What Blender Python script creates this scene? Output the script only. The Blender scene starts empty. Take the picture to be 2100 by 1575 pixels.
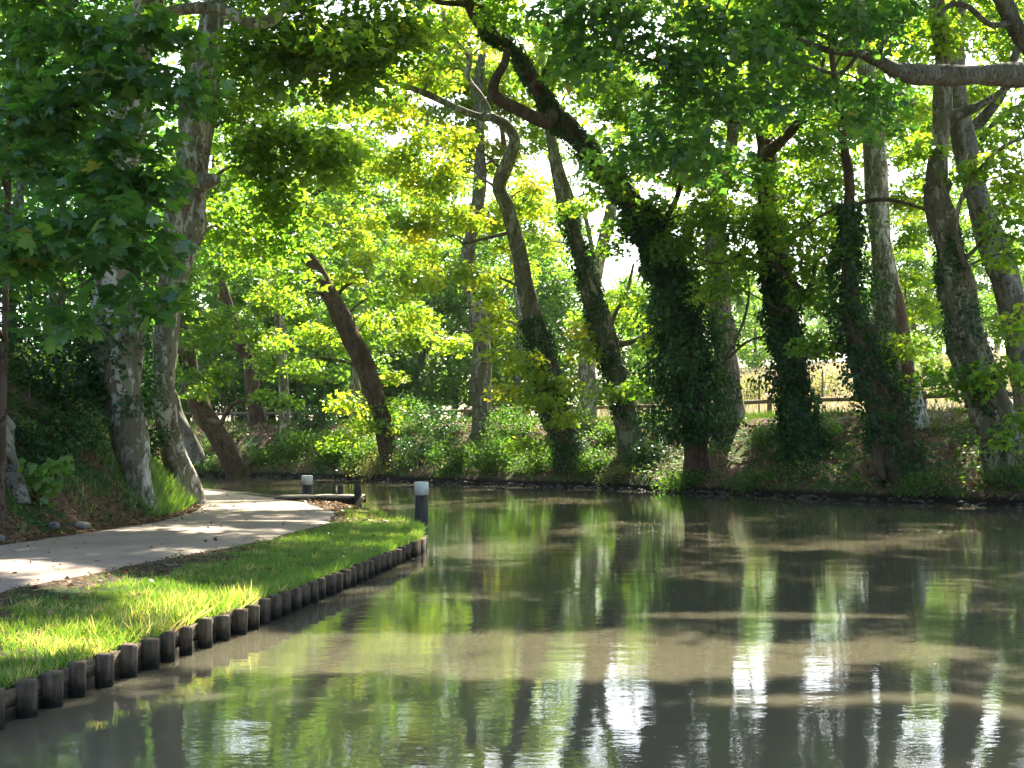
import bpy, math, random
import numpy as np

# ------------------------------------------------------------------ camera, world, sun, exposure
scene = bpy.context.scene
COL = scene.collection
CAM_H = 1.8
FPX = 2700.0                       # focal length in pixels of a 2100 px wide picture
PITCH = math.atan((905 - 787.5) / FPX)
cam_data = bpy.data.cameras.new('camera')
cam_data.sensor_width = 36.0
cam_data.lens = 36.0 * FPX / 2100.0
cam_data.clip_end = 3000
cam = bpy.data.objects.new('camera', cam_data)
cam.location = (0, 0, CAM_H)
cam.rotation_euler = (math.pi / 2 + PITCH, 0, 0)
COL.objects.link(cam)
scene.camera = cam

SUN_AZ = math.radians(14)          # to the right of straight ahead
SUN_EL = math.radians(46)
S = np.array([math.sin(SUN_AZ) * math.cos(SUN_EL), math.cos(SUN_AZ) * math.cos(SUN_EL), math.sin(SUN_EL)])

world = bpy.data.worlds.new('World')
scene.world = world
world.use_nodes = True
wn = world.node_tree.nodes
bg = wn['Background']
sky = wn.new('ShaderNodeTexSky')
sky.sky_type = 'NISHITA'
sky.sun_disc = False
sky.sun_elevation = SUN_EL
sky.sun_rotation = SUN_AZ
sky.air_density = 1.0
sky.dust_density = 2.5
sky.ozone_density = 1.0
world.node_tree.links.new(sky.outputs[0], bg.inputs[0])
bg.inputs[1].default_value = 0.09

sun_data = bpy.data.lights.new('sun', 'SUN')
sun_data.energy = 5.0
sun_data.angle = math.radians(0.53)
sun_data.color = (1.0, 0.92, 0.75)
sun = bpy.data.objects.new('sun', sun_data)
sun.rotation_euler = (math.pi / 2 - SUN_EL, 0, math.pi - SUN_AZ)
sun.location = (20, 60, 60)
COL.objects.link(sun)

vs = scene.view_settings
vs.view_transform = 'Standard'
vs.look = 'None'
vs.exposure = 2.5
vs.gamma = 1.0
vs.use_curve_mapping = False
cy = scene.cycles
cy.max_bounces = 7
cy.diffuse_bounces = 4
cy.glossy_bounces = 3
cy.transmission_bounces = 3
cy.transparent_max_bounces = 4
cy.caustics_reflective = False
cy.caustics_refractive = False
cy.use_denoising = True

rng = np.random.default_rng(11)
random.seed(11)

# ------------------------------------------------------------------ helpers: projection and ground
def P(x, y, d):
    """the point at ground distance d (metres ahead of the camera) seen at photo pixel x, y"""
    u = (x - 1050.0) / FPX
    v = (787.5 - y) / FPX
    ry = math.cos(PITCH) - math.sin(PITCH) * v
    rz = math.sin(PITCH) + math.cos(PITCH) * v
    k = d / ry
    return np.array([u * k, d, CAM_H + rz * k])

def fnoise(x, y, s, seed=0):
    x = np.asarray(x, float) / s; y = np.asarray(y, float) / s
    r = np.random.default_rng(seed + 100)
    out = 0
    for k in range(6):
        a = r.uniform(0, 6.28); f = r.uniform(0.6, 2.2); ph = r.uniform(0, 6.28)
        out = out + np.sin((x * math.cos(a) + y * math.sin(a)) * f * 2 + ph) / (0.7 + f)
    return out / 3.0

BANK_E = np.array([(-6.0, -14), (-3.29, 8.45), (-2.57, 12.6), (-1.99, 17.05), (-1.50, 21.4), (-1.60, 23.5), (-1.78, 25), (-2.7, 27.8), (-3.5, 31.2),
                   (-5.1, 35.6), (-6.9, 38.9), (-10, 43.9), (-13.9, 49.0), (-21, 54.0), (-32, 58.2), (-60, 61.2), (-300, 63)])
_K = 1.109
PATH_R = np.array([(-7.9, -14)] + [(a * _K, b * _K) for a, b in [(-5.6, 5), (-4.72, 12.1), (-4.37, 13.5), (-3.93, 15.9), (-3.35, 18.6), (-3.0, 22.4), (-3.35, 25.7), (-4.6, 29.8), (-6.1, 33), (-8.6, 37), (-11.5, 41.0)]] + [(-18.5, 50.4), (-30, 55.3), (-60, 59.7), (-300, 62)])
PATH_L = np.array([(-10.9, -14)] + [(a * _K, b * _K) for a, b in [(-8.2, 5), (-6.95, 17.7), (-6.6, 19.8), (-6.2, 22.9), (-6.35, 26), (-6.8, 28.6), (-8.2, 33), (-10.2, 37.5), (-13.2, 41)]] + [(-21, 48.4), (-33, 52.6), (-60, 57), (-300, 60)])
FAR_E = np.array([(-400, 79), (-100, 77), (-50, 74.5), (-30, 72), (-17.2, 69), (-11, 65.8), (-6.5, 60.7), (-3.2, 57), (0, 53.6), (3.67, 49.6), (6.7, 45.4),
                  (9.8, 40.8), (12, 38.3), (14, 36), (20, 29.5), (30, 20), (45, 8), (70, -15), (110, -60)])

def xb(y): return np.interp(y, BANK_E[:, 1], BANK_E[:, 0])
def xr(y): return np.interp(y, PATH_R[:, 1], PATH_R[:, 0])
def xl(y): return np.interp(y, PATH_L[:, 1], PATH_L[:, 0])
def yf(x):
    return np.interp(x, FAR_E[:, 0], FAR_E[:, 1]) + 0.28 * fnoise(x, np.zeros_like(np.asarray(x, float)), 0.9, 3) + 0.1 * fnoise(x, np.zeros_like(np.asarray(x, float)), 0.25, 4)
_sx = np.linspace(-400, 110, 2041)
_sl = np.gradient(np.interp(_sx, FAR_E[:, 0], FAR_E[:, 1]), _sx)
_sl = np.convolve(np.pad(_sl, 12, mode='edge'), np.ones(25) / 25, 'valid')
def cosf(x): return 1.0 / np.sqrt(1 + np.interp(x, _sx, _sl) ** 2)

def h_near(x, y):
    x = np.asarray(x, float); y = np.asarray(y, float)
    b, r, l = xb(y), xr(y), xl(y)
    t = np.clip((b - x) / np.maximum(b - r, .1), 0, 1)
    z = 0.215 + 0.045 * np.minimum(t * 1.6, 1) + 0.018 * fnoise(x, y, 0.5, 1) * (t > 0.02) * (t < 1)
    dl = np.maximum(l - x, 0)
    rise = np.interp(dl, [0, .2, .6, 2.0, 3.6, 6.0, 12, 40, 400], [0, .06, .45, 2.0, 3.4, 4.1, 4.5, 5, 8])
    return z + rise + np.minimum(dl * .12, .16) * fnoise(x, y, 0.8, 2)

def h_far(x, y):
    x = np.asarray(x, float); y = np.asarray(y, float)
    p = (y - yf(x)) * cosf(x)
    z = np.interp(p, [-1, 0, .06, .5, 2, 4, 5.5, 7, 12, 400], [-.8, -.4, .14, .5, 1.15, 2.15, 2.62, 2.78, 2.85, 3.0])
    w = np.clip((x - 0) / 14, 0, 1); w = w * w * (3 - 2 * w)
    z = z + w * np.interp(p, [0, 13, 22, 50, 120, 400], [0, 0, .9, 4.0, 9, 14])
    return z + np.clip(p, 0, 1) * (0.09 * fnoise(x, y, 1.1, 5) + 0.05 * fnoise(x, y, .4, 6)) * np.clip(1.6 - p / 12, .4, 1)

def h_any(x, y):
    return float(h_near(x, y)) if (x < float(xb(y)) and y < 62) else float(h_far(x, y))

def ground_hit(px, py, y0=24.0, y1=150.0):
    for d in np.arange(y0, y1, 0.1):
        q = P(px, py, d)
        if d > yf(q[0]) and q[2] <= h_far(q[0], d):
            return q
    for d in np.arange(y0, y1, 0.1):          # looking over the bank top: stand on it, a few metres in
        q = P(px, py, d)
        if (d - float(yf(q[0]))) * float(cosf(q[0])) > 6.5: return q
    return P(px, py, 60.0)

# ------------------------------------------------------------------ helpers: meshes
TRIS = [0]
def make_mesh(name, V, faces, mat, tint=None, smooth=False):
    """faces: list of (n,k) integer arrays"""
    V = np.asarray(V, np.float32)
    me = bpy.data.meshes.new(name)
    me.vertices.add(len(V)); me.vertices.foreach_set('co', V.ravel())
    loops = np.concatenate([f.ravel() for f in faces]).astype(np.int32)
    tot = np.concatenate([np.full(len(f), f.shape[1]) for f in faces]).astype(np.int32)
    start = np.concatenate([[0], np.cumsum(tot)[:-1]]).astype(np.int32)
    me.loops.add(len(loops)); me.loops.foreach_set('vertex_index', loops)
    me.polygons.add(len(tot)); me.polygons.foreach_set('loop_start', start); me.polygons.foreach_set('loop_total', tot)
    if smooth:
        me.polygons.foreach_set('use_smooth', np.ones(len(tot), bool))
    if tint is not None:
        a = me.attributes.new('tint', 'FLOAT', 'POINT'); a.data.foreach_set('value', np.asarray(tint, np.float32))
    me.update(calc_edges=True)
    me.materials.append(mat)
    TRIS[0] += int((tot - 2).sum())
    return me

def link(o, parent=None):
    COL.objects.link(o)
    if parent is not None: o.parent = parent
    return o

def thing(name, label, cat, loc, group=None):
    o = bpy.data.objects.new(name, None); o.empty_display_size = 0.3
    o.location = tuple(float(c) for c in loc)
    o['label'] = label; o['category'] = cat
    if group: o['group'] = group
    return link(o)

def part(parent, name, V, faces, mat, tint=None, smooth=False, stuff=False, origin=None):
    """a mesh child given in world coordinates"""
    base = np.array(parent.location) if parent is not None else np.zeros(3)
    if parent is not None and parent.parent is not None: base = base + np.array(parent.parent.location)
    o = bpy.data.objects.new(name, make_mesh(name, np.asarray(V) - base, faces, mat, tint, smooth))
    if stuff: o['kind'] = 'stuff'
    return link(o, parent)

def structure(name, V, faces, mat, smooth=True):
    o = bpy.data.objects.new(name, make_mesh(name, V, faces, mat, None, smooth)); o['kind'] = 'structure'
    return link(o)

def stuff(name, V, faces, mat, label, cat, tint=None):
    o = bpy.data.objects.new(name, make_mesh(name, V, faces, mat, tint)); o['kind'] = 'stuff'; o['label'] = label; o['category'] = cat
    return link(o)

def unit(v):
    return v / np.maximum(np.linalg.norm(v, axis=-1, keepdims=True), 1e-9)

def catmull(pts, n):
    pts = np.asarray(pts, float)
    if len(pts) < 3:
        t = np.linspace(0, 1, n * (len(pts) - 1) + 1)[:, None]
        return pts[0] * (1 - t) + pts[-1] * t
    ext = np.vstack([2 * pts[0] - pts[1], pts, 2 * pts[-1] - pts[-2]])
    out = []
    for i in range(len(pts) - 1):
        p0, p1, p2, p3 = ext[i:i + 4]
        t = np.linspace(0, 1, n, endpoint=False)[:, None]
        out.append(0.5 * (2 * p1 + (p2 - p0) * t + (2 * p0 - 5 * p1 + 4 * p2 - p3) * t ** 2 + (3 * p1 - p0 - 3 * p2 + p3) * t ** 3))
    out.append(pts[-1:])
    return np.vstack(out)

class Geo:
    def __init__(self): self.V = []; self.F = {}; self.n = 0; self.T = []
    def add(self, V, faces, tint=0.5):
        V = np.asarray(V, float); self.V.append(V)
        for f in faces: self.F.setdefault(f.shape[1], []).append(np.asarray(f) + self.n)
        self.T.append(np.full(len(V), tint) if np.isscalar(tint) else tint)
        self.n += len(V)
    def get(self): return np.vstack(self.V), [np.vstack(v) for v in self.F.values()]
    def tint(self): return np.concatenate(self.T)

def tube(pts, rad, seg=10, sub=4, rough=0.0, flare=0.0, seed=0, knots=0):
    """pts (n,3), rad (n) -> V, faces. rough = uneven girth, flare = spread at the foot"""
    r = np.random.default_rng(seed)
    C = catmull(np.column_stack([pts, rad]), sub)
    c, R = C[:, :3], np.maximum(C[:, 3], 0.003)
    L = np.concatenate([[0], np.cumsum(np.linalg.norm(np.diff(c, axis=0), axis=1))])
    T = unit(np.gradient(c, axis=0))
    ref = np.array([0.31, 0.95, 0.05]) if abs(T[0, 1]) < .9 else np.array([1.0, 0, 0])
    u = unit(np.cross(T, ref)); v = np.cross(T, u)
    a = np.linspace(0, 2 * np.pi, seg, endpoint=False)
    A, Lg = np.meshgrid(a, L)
    rr = R[:, None] * np.ones_like(A)
    if rough:
        n = 0
        for k in range(7):
            m = r.integers(0, 5); f = r.uniform(.4, 3.0); n = n + np.sin(A * m + r.uniform(0, 6.3) + Lg * f * (1 if m else 1.6)) / (1 + .3 * k)
        rr = rr * (1 + rough * n * .45)
    for k in range(knots):
        i0 = r.uniform(.15, .85) * L[-1]; a0 = r.uniform(0, 6.28)
        da = np.angle(np.exp(1j * (A - a0)))
        rr = rr * (1 + .35 * np.exp(-((Lg - i0) / (R.mean() * 1.1)) ** 2 - (da / .6) ** 2))
    if flare:
        lob = 1 + .5 * np.sin(A * 3 + r.uniform(0, 6)) + .35 * np.sin(A * 5 + r.uniform(0, 6))
        rr = rr * (1 + flare * lob * np.exp(-Lg / (R[0] * 1.6)))
    V = c[:, None, :] + rr[..., None] * (np.cos(A)[..., None] * u[:, None, :] + np.sin(A)[..., None] * v[:, None, :])
    n = len(c)
    i = np.arange(n - 1)[:, None] * seg; j = np.arange(seg)[None]; j2 = (j + 1) % seg
    F = np.stack([i + j, i + j2, i + seg + j2, i + seg + j], -1).reshape(-1, 4)
    V = V.reshape(-1, 3)
    V = np.vstack([V, c[:1], c[-1:]])
    jj = np.arange(seg)
    t0 = np.stack([(jj + 1) % seg, jj, np.full(seg, n * seg)], 1)
    t1 = np.stack([(n - 1) * seg + jj, (n - 1) * seg + (jj + 1) % seg, np.full(seg, n * seg + 1)], 1)
    return V, [F, np.vstack([t0, t1])], c, R

def box(c, u, v, w, hu, hv, hw):
    """box about c with half sizes along unit axes u, v, w"""
    c, u, v, w = (np.asarray(q, float) for q in (c, u, v, w))
    s = np.array([(-1, -1, -1), (1, -1, -1), (1, 1, -1), (-1, 1, -1), (-1, -1, 1), (1, -1, 1), (1, 1, 1), (-1, 1, 1)], float)
    V = c + s[:, :1] * hu * u + s[:, 1:2] * hv * v + s[:, 2:] * hw * w
    return V, [np.array([(0, 3, 2, 1), (4, 5, 6, 7), (0, 1, 5, 4), (1, 2, 6, 5), (2, 3, 7, 6), (3, 0, 4, 7)])]

# leaf outlines: x across, y along the midrib, z up
def _palm():
    R = [(.14, -.09), (.47, .0), (.36, .2), (.62, .27), (.70, .60), (.46, .52), (.27, .50), (.33, .74), (.16, .80)]
    b = [(0, -.02)] + R + [(0, 1.06)] + [(-x, y) for x, y in R[::-1]]
    b = np.array([(0, .33)] + b)
    z = -.35 * np.abs(b[:, 0]) ** 1.6 - .22 * (b[:, 1] - .3) ** 2 + .03
    V = np.column_stack([b, z]); n = len(b) - 1
    i = np.arange(n)
    return V, np.stack([np.zeros(n, int), 1 + i, 1 + (i + 1) % n], 1)[:, ::-1]
PALM = _palm()
MID = (np.array([(0, 0, 0), (.55, .30, -.12), (.20, .52, .0), (0, 1.0, -.14), (-.20, .52, .0), (-.55, .30, -.12)]),
       np.array([(0, 1, 2), (0, 2, 3), (0, 3, 4), (0, 4, 5)]))
KITE = (np.array([(0, 0, 0), (.42, .42, -.06), (0, 1.0, 0), (-.42, .42, -.06)]), np.array([(0, 1, 2), (0, 2, 3)]))
BLADE = (np.array([(-.028, 0, 0), (.028, 0, 0), (-.022, .5, .06), (.022, .5, .06), (0, 1.0, .26)]), np.array([(0, 1, 3), (0, 3, 2), (2, 3, 4)]))

def leaves(C, N, size, tmpl, tint=None, U=None, r=rng):
    """one template copy for each centre C with normal N; returns V, [tris], tint"""
    T, F = tmpl
    n, k = len(C), len(T)
    N = unit(N)
    if U is None:
        U = r.normal(size=(n, 3))
    Yd = unit(U - (U * N).sum(1, keepdims=True) * N)
    Xd = np.cross(Yd, N)
    s = np.broadcast_to(np.asarray(size, float), (n,))[:, None, None]
    V = C[:, None, :] + s * (T[None, :, :1] * Xd[:, None] + T[None, :, 1:2] * Yd[:, None] + T[None, :, 2:] * N[:, None])
    tris = (F[None] + (np.arange(n) * k)[:, None, None]).reshape(-1, 3)
    t = r.uniform(0, 1, n) if tint is None else tint
    return V.reshape(-1, 3), [tris], np.repeat(t, k)

# gaps in the canopy, as seen from the sun: where the light comes down to the ground
GAPS = [(-6.0, 15.9, 1.1, .45, -.62), (-4.3, 14.1, 1.3, .55, -.75), (-2.9, 12.4, 1.1, .62, -.85), (-3.75, 10.2, .8, .5, -.45), (-2.1, 11.0, .6, .3, -.6),
        (-.3, 11.5, 2.4, .95, -.05), (1.2, 11.1, 1.6, .7, .1), (2.9, 11.5, 1.2, .35, .05), (2.2, 9.4, 1.0, .22, .05),
        (2.6, 13.9, 1.3, .25, 0), (-4.3, 25.0, 1.0, .18, .05), (-7.4, 33.4, 1.0, .25, 0), (-2.6, 25.8, .7, .3, 0)]
def in_gap(C, r=rng):
    k = (C[:, 2] - 0.2) / S[2]
    gx = C[:, 0] - S[0] * k; gy = C[:, 1] - S[1] * k
    m = np.zeros(len(C), bool)
    for cx, cyy, a, b, rot in GAPS:
        ca, sa = math.cos(rot), math.sin(rot)
        u = (gx - cx) * ca + (gy - cyy) * sa; v = -(gx - cx) * sa + (gy - cyy) * ca
        m |= ((u / (a * 1.25)) ** 2 + (v / (b * 1.45)) ** 2) < 1 + .2 * r.normal(size=len(C))
    return m

# ------------------------------------------------------------------ materials
def new_mat(name):
    m = bpy.data.materials.new(name); m.use_nodes = True
    nt = m.node_tree
    for n in list(nt.nodes): nt.nodes.remove(n)
    out = nt.nodes.new('ShaderNodeOutputMaterial')
    return m, nt, out
def N(nt, t, **kw):
    n = nt.nodes.new(t)
    for k, v in kw.items(): setattr(n, k, v)
    return n
def ramp(nt, fac, stops, interp='LINEAR'):
    n = N(nt, 'ShaderNodeValToRGB'); cr = n.color_ramp; cr.interpolation = interp
    while len(cr.elements) < len(stops): cr.elements.new(0.5)
    for e, (p, c) in zip(cr.elements, stops):
        e.position = p; e.color = (*c, 1)
    nt.links.new(fac, n.inputs[0]); return n.outputs[0]
def noise(nt, vec, scale, detail=3, rough=.55, dist=0):
    n = N(nt, 'ShaderNodeTexNoise'); n.inputs['Scale'].default_value = scale; n.inputs['Detail'].default_value = detail
    n.inputs['Roughness'].default_value = rough; n.inputs['Distortion'].default_value = dist
    if vec is not None: nt.links.new(vec, n.inputs['Vector'])
    return n.outputs[0]
def mapping(nt, vec, scale=(1, 1, 1), loc=(0, 0, 0)):
    n = N(nt, 'ShaderNodeMapping'); n.inputs['Scale'].default_value = scale; n.inputs['Location'].default_value = loc
    nt.links.new(vec, n.inputs[0]); return n.outputs[0]
def mix(nt, fac, a, b):
    n = N(nt, 'ShaderNodeMixRGB')
    for s, v in ((0, fac), (1, a), (2, b)):
        if isinstance(v, (int, float)): n.inputs[s].default_value = v
        elif isinstance(v, tuple): n.inputs[s].default_value = (*v, 1)
        else: nt.links.new(v, n.inputs[s])
    return n.outputs[0]
def bump(nt, height, strength, dist):
    n = N(nt, 'ShaderNodeBump'); n.inputs['Strength'].default_value = strength; n.inputs['Distance'].default_value = dist
    nt.links.new(height, n.inputs['Height']); return n.outputs[0]
def pbsdf(nt, out, color, rough=.8, normal=None, spec=.3):
    b = N(nt, 'ShaderNodeBsdfPrincipled')
    if isinstance(color, tuple): b.inputs['Base Color'].default_value = (*color, 1)
    else: nt.links.new(color, b.inputs['Base Color'])
    if isinstance(rough, (int, float)): b.inputs['Roughness'].default_value = rough
    else: nt.links.new(rough, b.inputs['Roughness'])
    b.inputs['Specular IOR Level'].default_value = spec
    if normal is not None: nt.links.new(normal, b.inputs['Normal'])
    nt.links.new(b.outputs[0], out.inputs[0]); return b
def objco(nt):
    return N(nt, 'ShaderNodeTexCoord').outputs['Object']
def geopos(nt):
    return N(nt, 'ShaderNodeNewGeometry').outputs['Position']

def leaf_mat(name, stops, trans_gain=(2.5, 2.3, 1.0), trans=.52, gloss=.03, rough=.36, objrand=False):
    m, nt, out = new_mat(name)
    if objrand: f = N(nt, 'ShaderNodeObjectInfo').outputs['Random']
    else: f = N(nt, 'ShaderNodeAttribute', attribute_name='tint').outputs['Fac']
    c = ramp(nt, f, stops)
    d = N(nt, 'ShaderNodeBsdfDiffuse'); nt.links.new(c, d.inputs[0])
    g = N(nt, 'ShaderNodeMixRGB', blend_type='MULTIPLY'); g.inputs[0].default_value = 1; nt.links.new(c, g.inputs[1]); g.inputs[2].default_value = (*trans_gain, 1)
    t = N(nt, 'ShaderNodeBsdfTranslucent'); nt.links.new(g.outputs[0], t.inputs[0])
    a = N(nt, 'ShaderNodeMixShader'); a.inputs[0].default_value = trans; nt.links.new(d.outputs[0], a.inputs[1]); nt.links.new(t.outputs[0], a.inputs[2])
    gl = N(nt, 'ShaderNodeBsdfGlossy'); gl.inputs['Roughness'].default_value = rough; gl.inputs[0].default_value = (.9, .95, 1, 1)
    b = N(nt, 'ShaderNodeMixShader'); b.inputs[0].default_value = gloss; nt.links.new(a.outputs[0], b.inputs[1]); nt.links.new(gl.outputs[0], b.inputs[2])
    nt.links.new(b.outputs[0], out.inputs[0])
    return m

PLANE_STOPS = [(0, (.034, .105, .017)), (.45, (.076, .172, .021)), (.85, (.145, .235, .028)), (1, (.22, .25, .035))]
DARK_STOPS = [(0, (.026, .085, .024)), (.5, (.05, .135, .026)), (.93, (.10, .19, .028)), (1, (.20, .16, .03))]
IVY_STOPS = [(0, (.010, .036, .012)), (.6, (.024, .072, .018)), (1, (.065, .14, .028))]
BG_STOPS = [(0, (.055, .125, .026)), (.6, (.095, .18, .034)), (1, (.15, .23, .05))]
M = {}
M['leaf'] = leaf_mat('plane_leaf', PLANE_STOPS, trans_gain=(3.5, 2.8, .9), trans=.60)
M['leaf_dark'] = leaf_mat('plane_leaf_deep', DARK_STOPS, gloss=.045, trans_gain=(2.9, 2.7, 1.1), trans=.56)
M['leaf_single'] = leaf_mat('plane_leaf_single', DARK_STOPS, gloss=.045, objrand=True)
M['leaf_seedling'] = leaf_mat('seedling_leaf', [(0, (.06, .15, .02)), (1, (.13, .24, .04))], objrand=True)
M['ivy'] = leaf_mat('ivy_leaf', IVY_STOPS, trans=.25, gloss=.016, rough=.42)
M['bg_leaf'] = leaf_mat('wood_leaf', BG_STOPS, trans=.60, gloss=.03, trans_gain=(2.6, 2.5, 1.0))
M['shrub'] = leaf_mat('shrub_leaf', [(0, (.03, .08, .016)), (.6, (.055, .125, .022)), (1, (.11, .18, .035))], trans=.5, gloss=.012)
M['shrub_dark'] = leaf_mat('shrub_leaf_deep', [(0, (.012, .04, .013)), (.7, (.024, .07, .016)), (1, (.06, .12, .02))], trans=.4)
M['shrub_pale'] = leaf_mat('shrub_leaf_pale', [(0, (.08, .11, .04)), (.6, (.15, .165, .075)), (1, (.23, .23, .13))], trans=.4, gloss=.02)
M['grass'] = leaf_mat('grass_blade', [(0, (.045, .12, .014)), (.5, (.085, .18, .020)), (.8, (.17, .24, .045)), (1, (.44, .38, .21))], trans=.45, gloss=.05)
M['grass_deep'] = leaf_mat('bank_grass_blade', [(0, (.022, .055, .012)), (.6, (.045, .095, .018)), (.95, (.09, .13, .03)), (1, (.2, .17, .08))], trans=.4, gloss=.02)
M['drygrass'] = leaf_mat('dry_grass_blade', [(0, (.17, .17, .09)), (.5, (.33, .28, .19)), (1, (.46, .40, .30))], trans=.4, gloss=.03, trans_gain=(1.2, 1.2, 1.0))
M['litter'] = leaf_mat('fallen_leaf', [(0, (.07, .035, .018)), (.5, (.16, .085, .04)), (.9, (.27, .17, .09)), (1, (.30, .19, .05))], trans=.15, gloss=.015, trans_gain=(1, 1, 1))

def bark(name, pale, mid, dark, bias=.5, scale=1.0):
    m, nt, out = new_mat(name)
    co = mapping(nt, geopos(nt), (1, 1, .42))
    n1 = noise(nt, co, 4.2 * scale, 5, .62, .6)
    n2 = noise(nt, mapping(nt, geopos(nt), (1, 1, .5), (7, 3, 1)), 11 * scale, 4, .6, .8)
    n3 = noise(nt, mapping(nt, geopos(nt), (1, 1, .2), (1, 9, 4)), 2.0 * scale, 3, .5)
    e = .018
    f1 = ramp(nt, n1, [(bias - e, (0, 0, 0)), (bias + e, (1, 1, 1))])
    f2 = ramp(nt, n2, [(.57, (0, 0, 0)), (.60, (1, 1, 1))])
    f3 = ramp(nt, n3, [(.56, (0, 0, 0)), (.64, (1, 1, 1))])
    c = mix(nt, f1, pale, mid)
    c = mix(nt, f2, c, dark)
    c = mix(nt, f3, c, mix(nt, .55, c, dark))
    h = noise(nt, mapping(nt, geopos(nt), (1, 1, .3)), 22, 4)
    hh = mix(nt, .5, h, f2)
    pbsdf(nt, out, c, .9, bump(nt, hh, .5, .02), .06)
    return m
M['bark_pale'] = bark('plane_bark_pale', (.44, .42, .35), (.17, .165, .105), (.10, .075, .05), .47)
M['bark_mid'] = bark('plane_bark', (.27, .25, .19), (.13, .12, .075), (.065, .05, .035), .45)
M['bark_limb'] = bark('plane_bark_limb', (.14, .132, .105), (.09, .085, .062), (.04, .034, .027), .47, 1.3)
M['bark_brown'] = bark('plane_bark_brown', (.11, .08, .055), (.075, .052, .034), (.045, .03, .02), .5)
M['bark_grey'] = bark('bark_grey', (.20, .19, .16), (.12, .11, .085), (.06, .05, .04), .5)
m, nt, out = new_mat('broken_wood'); pbsdf(nt, out, ramp(nt, noise(nt, mapping(nt, geopos(nt), (8, 8, 1)), 3), [(.3, (.05, .03, .02)), (.7, (.14, .075, .045))]), .9); M['heart'] = m

# ground: earth under trees with leaf litter, moss and thin grass
def ground_mat(name, greens, field=False):
    m, nt, out = new_mat(name)
    co = geopos(nt)
    n1 = noise(nt, co, .9, 5, .6); n2 = noise(nt, co, 9, 4, .65); n3 = noise(nt, co, 38, 3, .6)
    earth = ramp(nt, n2, [(.3, (.045, .030, .020)), (.5, (.095, .062, .040)), (.68, (.19, .13, .085))])
    g = ramp(nt, n3, [(.3, greens[0]), (.7, greens[1])])
    c = mix(nt, ramp(nt, n1, [(.46, (0, 0, 0)), (.56, (1, 1, 1))]), earth, g)
    h = mix(nt, .5, n2, n3)
    if field:
        sx = N(nt, 'ShaderNodeSeparateXYZ'); nt.links.new(co, sx.inputs[0])
        # height of the open dry meadow above the bank top
        f = N(nt, 'ShaderNodeMapRange'); f.inputs['From Min'].default_value = 2.9; f.inputs['From Max'].default_value = 3.3
        nt.links.new(sx.outputs[2], f.inputs[0])
        dry = ramp(nt, n2, [(.3, (.28, .24, .16)), (.7, (.46, .40, .30))])
        c = mix(nt, f.outputs[0], c, dry)
    sw = N(nt, 'ShaderNodeSeparateXYZ'); nt.links.new(co, sw.inputs[0])      # near-black at the water line paints in the undercut's shade
    wz = N(nt, 'ShaderNodeMath', operation='MULTIPLY_ADD'); nt.links.new(n2, wz.inputs[0]); wz.inputs[1].default_value = .3; nt.links.new(sw.outputs[2], wz.inputs[2])
    c = mix(nt, ramp(nt, wz.outputs[0], [(.34, (1, 1, 1)), (.46, (0, 0, 0))]), c, (.018, .014, .011))
    pbsdf(nt, out, c, .95, bump(nt, h, .9, .06), .1)
    return m
M['ground_near'] = ground_mat('towpath_bank_earth', ((.02, .05, .012), (.05, .09, .02)))
M['ground_far'] = ground_mat('far_bank_earth', ((.025, .055, .014), (.06, .10, .025)), True)

m, nt, out = new_mat('towpath_surface')
co = geopos(nt)
c = ramp(nt, noise(nt, co, 90, 2, .6), [(.3, (.185, .150, .122)), (.5, (.265, .215, .178)), (.7, (.35, .29, .245))])
c = mix(nt, ramp(nt, noise(nt, co, .8, 4), [(.38, (.0, .0, .0)), (.66, (.65, .65, .65))]), c, (.165, .138, .110))
c = mix(nt, ramp(nt, noise(nt, co, 5.5, 4, .7), [(.60, (0, 0, 0)), (.70, (.6, .6, .6))]), c, (.13, .105, .08))
pbsdf(nt, out, c, .9, bump(nt, noise(nt, co, 120, 2), .4, .006), .2); M['path'] = m

m, nt, out = new_mat('pale_road'); pbsdf(nt, out, ramp(nt, noise(nt, geopos(nt), 3, 3), [(.3, (.34, .32, .29)), (.7, (.46, .43, .38))]), .9); M['road'] = m

# water: silty green-brown canal, nearly still
m, nt, out = new_mat('canal_water')
co = geopos(nt)
w1 = noise(nt, mapping(nt, co, (.75, 1.25, 1)), 1.6, 2, .5)
w2 = noise(nt, mapping(nt, co, (.8, 1.2, 1)), 11, 3, .55)
w3 = noise(nt, mapping(nt, co, (1, 1.1, 1)), .35, 2, .5)
add = N(nt, 'ShaderNodeMath', operation='MULTIPLY_ADD'); nt.links.new(w2, add.inputs[0]); add.inputs[1].default_value = .24
nt.links.new(w1, add.inputs[2])
add2 = N(nt, 'ShaderNodeMath', operation='MULTIPLY_ADD'); nt.links.new(w3, add2.inputs[0]); add2.inputs[1].default_value = .5
nt.links.new(add.outputs[0], add2.inputs[2])
b = pbsdf(nt, out, (.082, .075, .049), .006, bump(nt, add2.outputs[0], .5, .006), .5)
b.inputs['IOR'].default_value = 1.333
b.subsurface_method = 'BURLEY'
b.inputs['Subsurface Weight'].default_value = .85
b.inputs['Subsurface Radius'].default_value = (1.0, .8, .5)
b.inputs['Subsurface Scale'].default_value = .4
M['water'] = m

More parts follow.
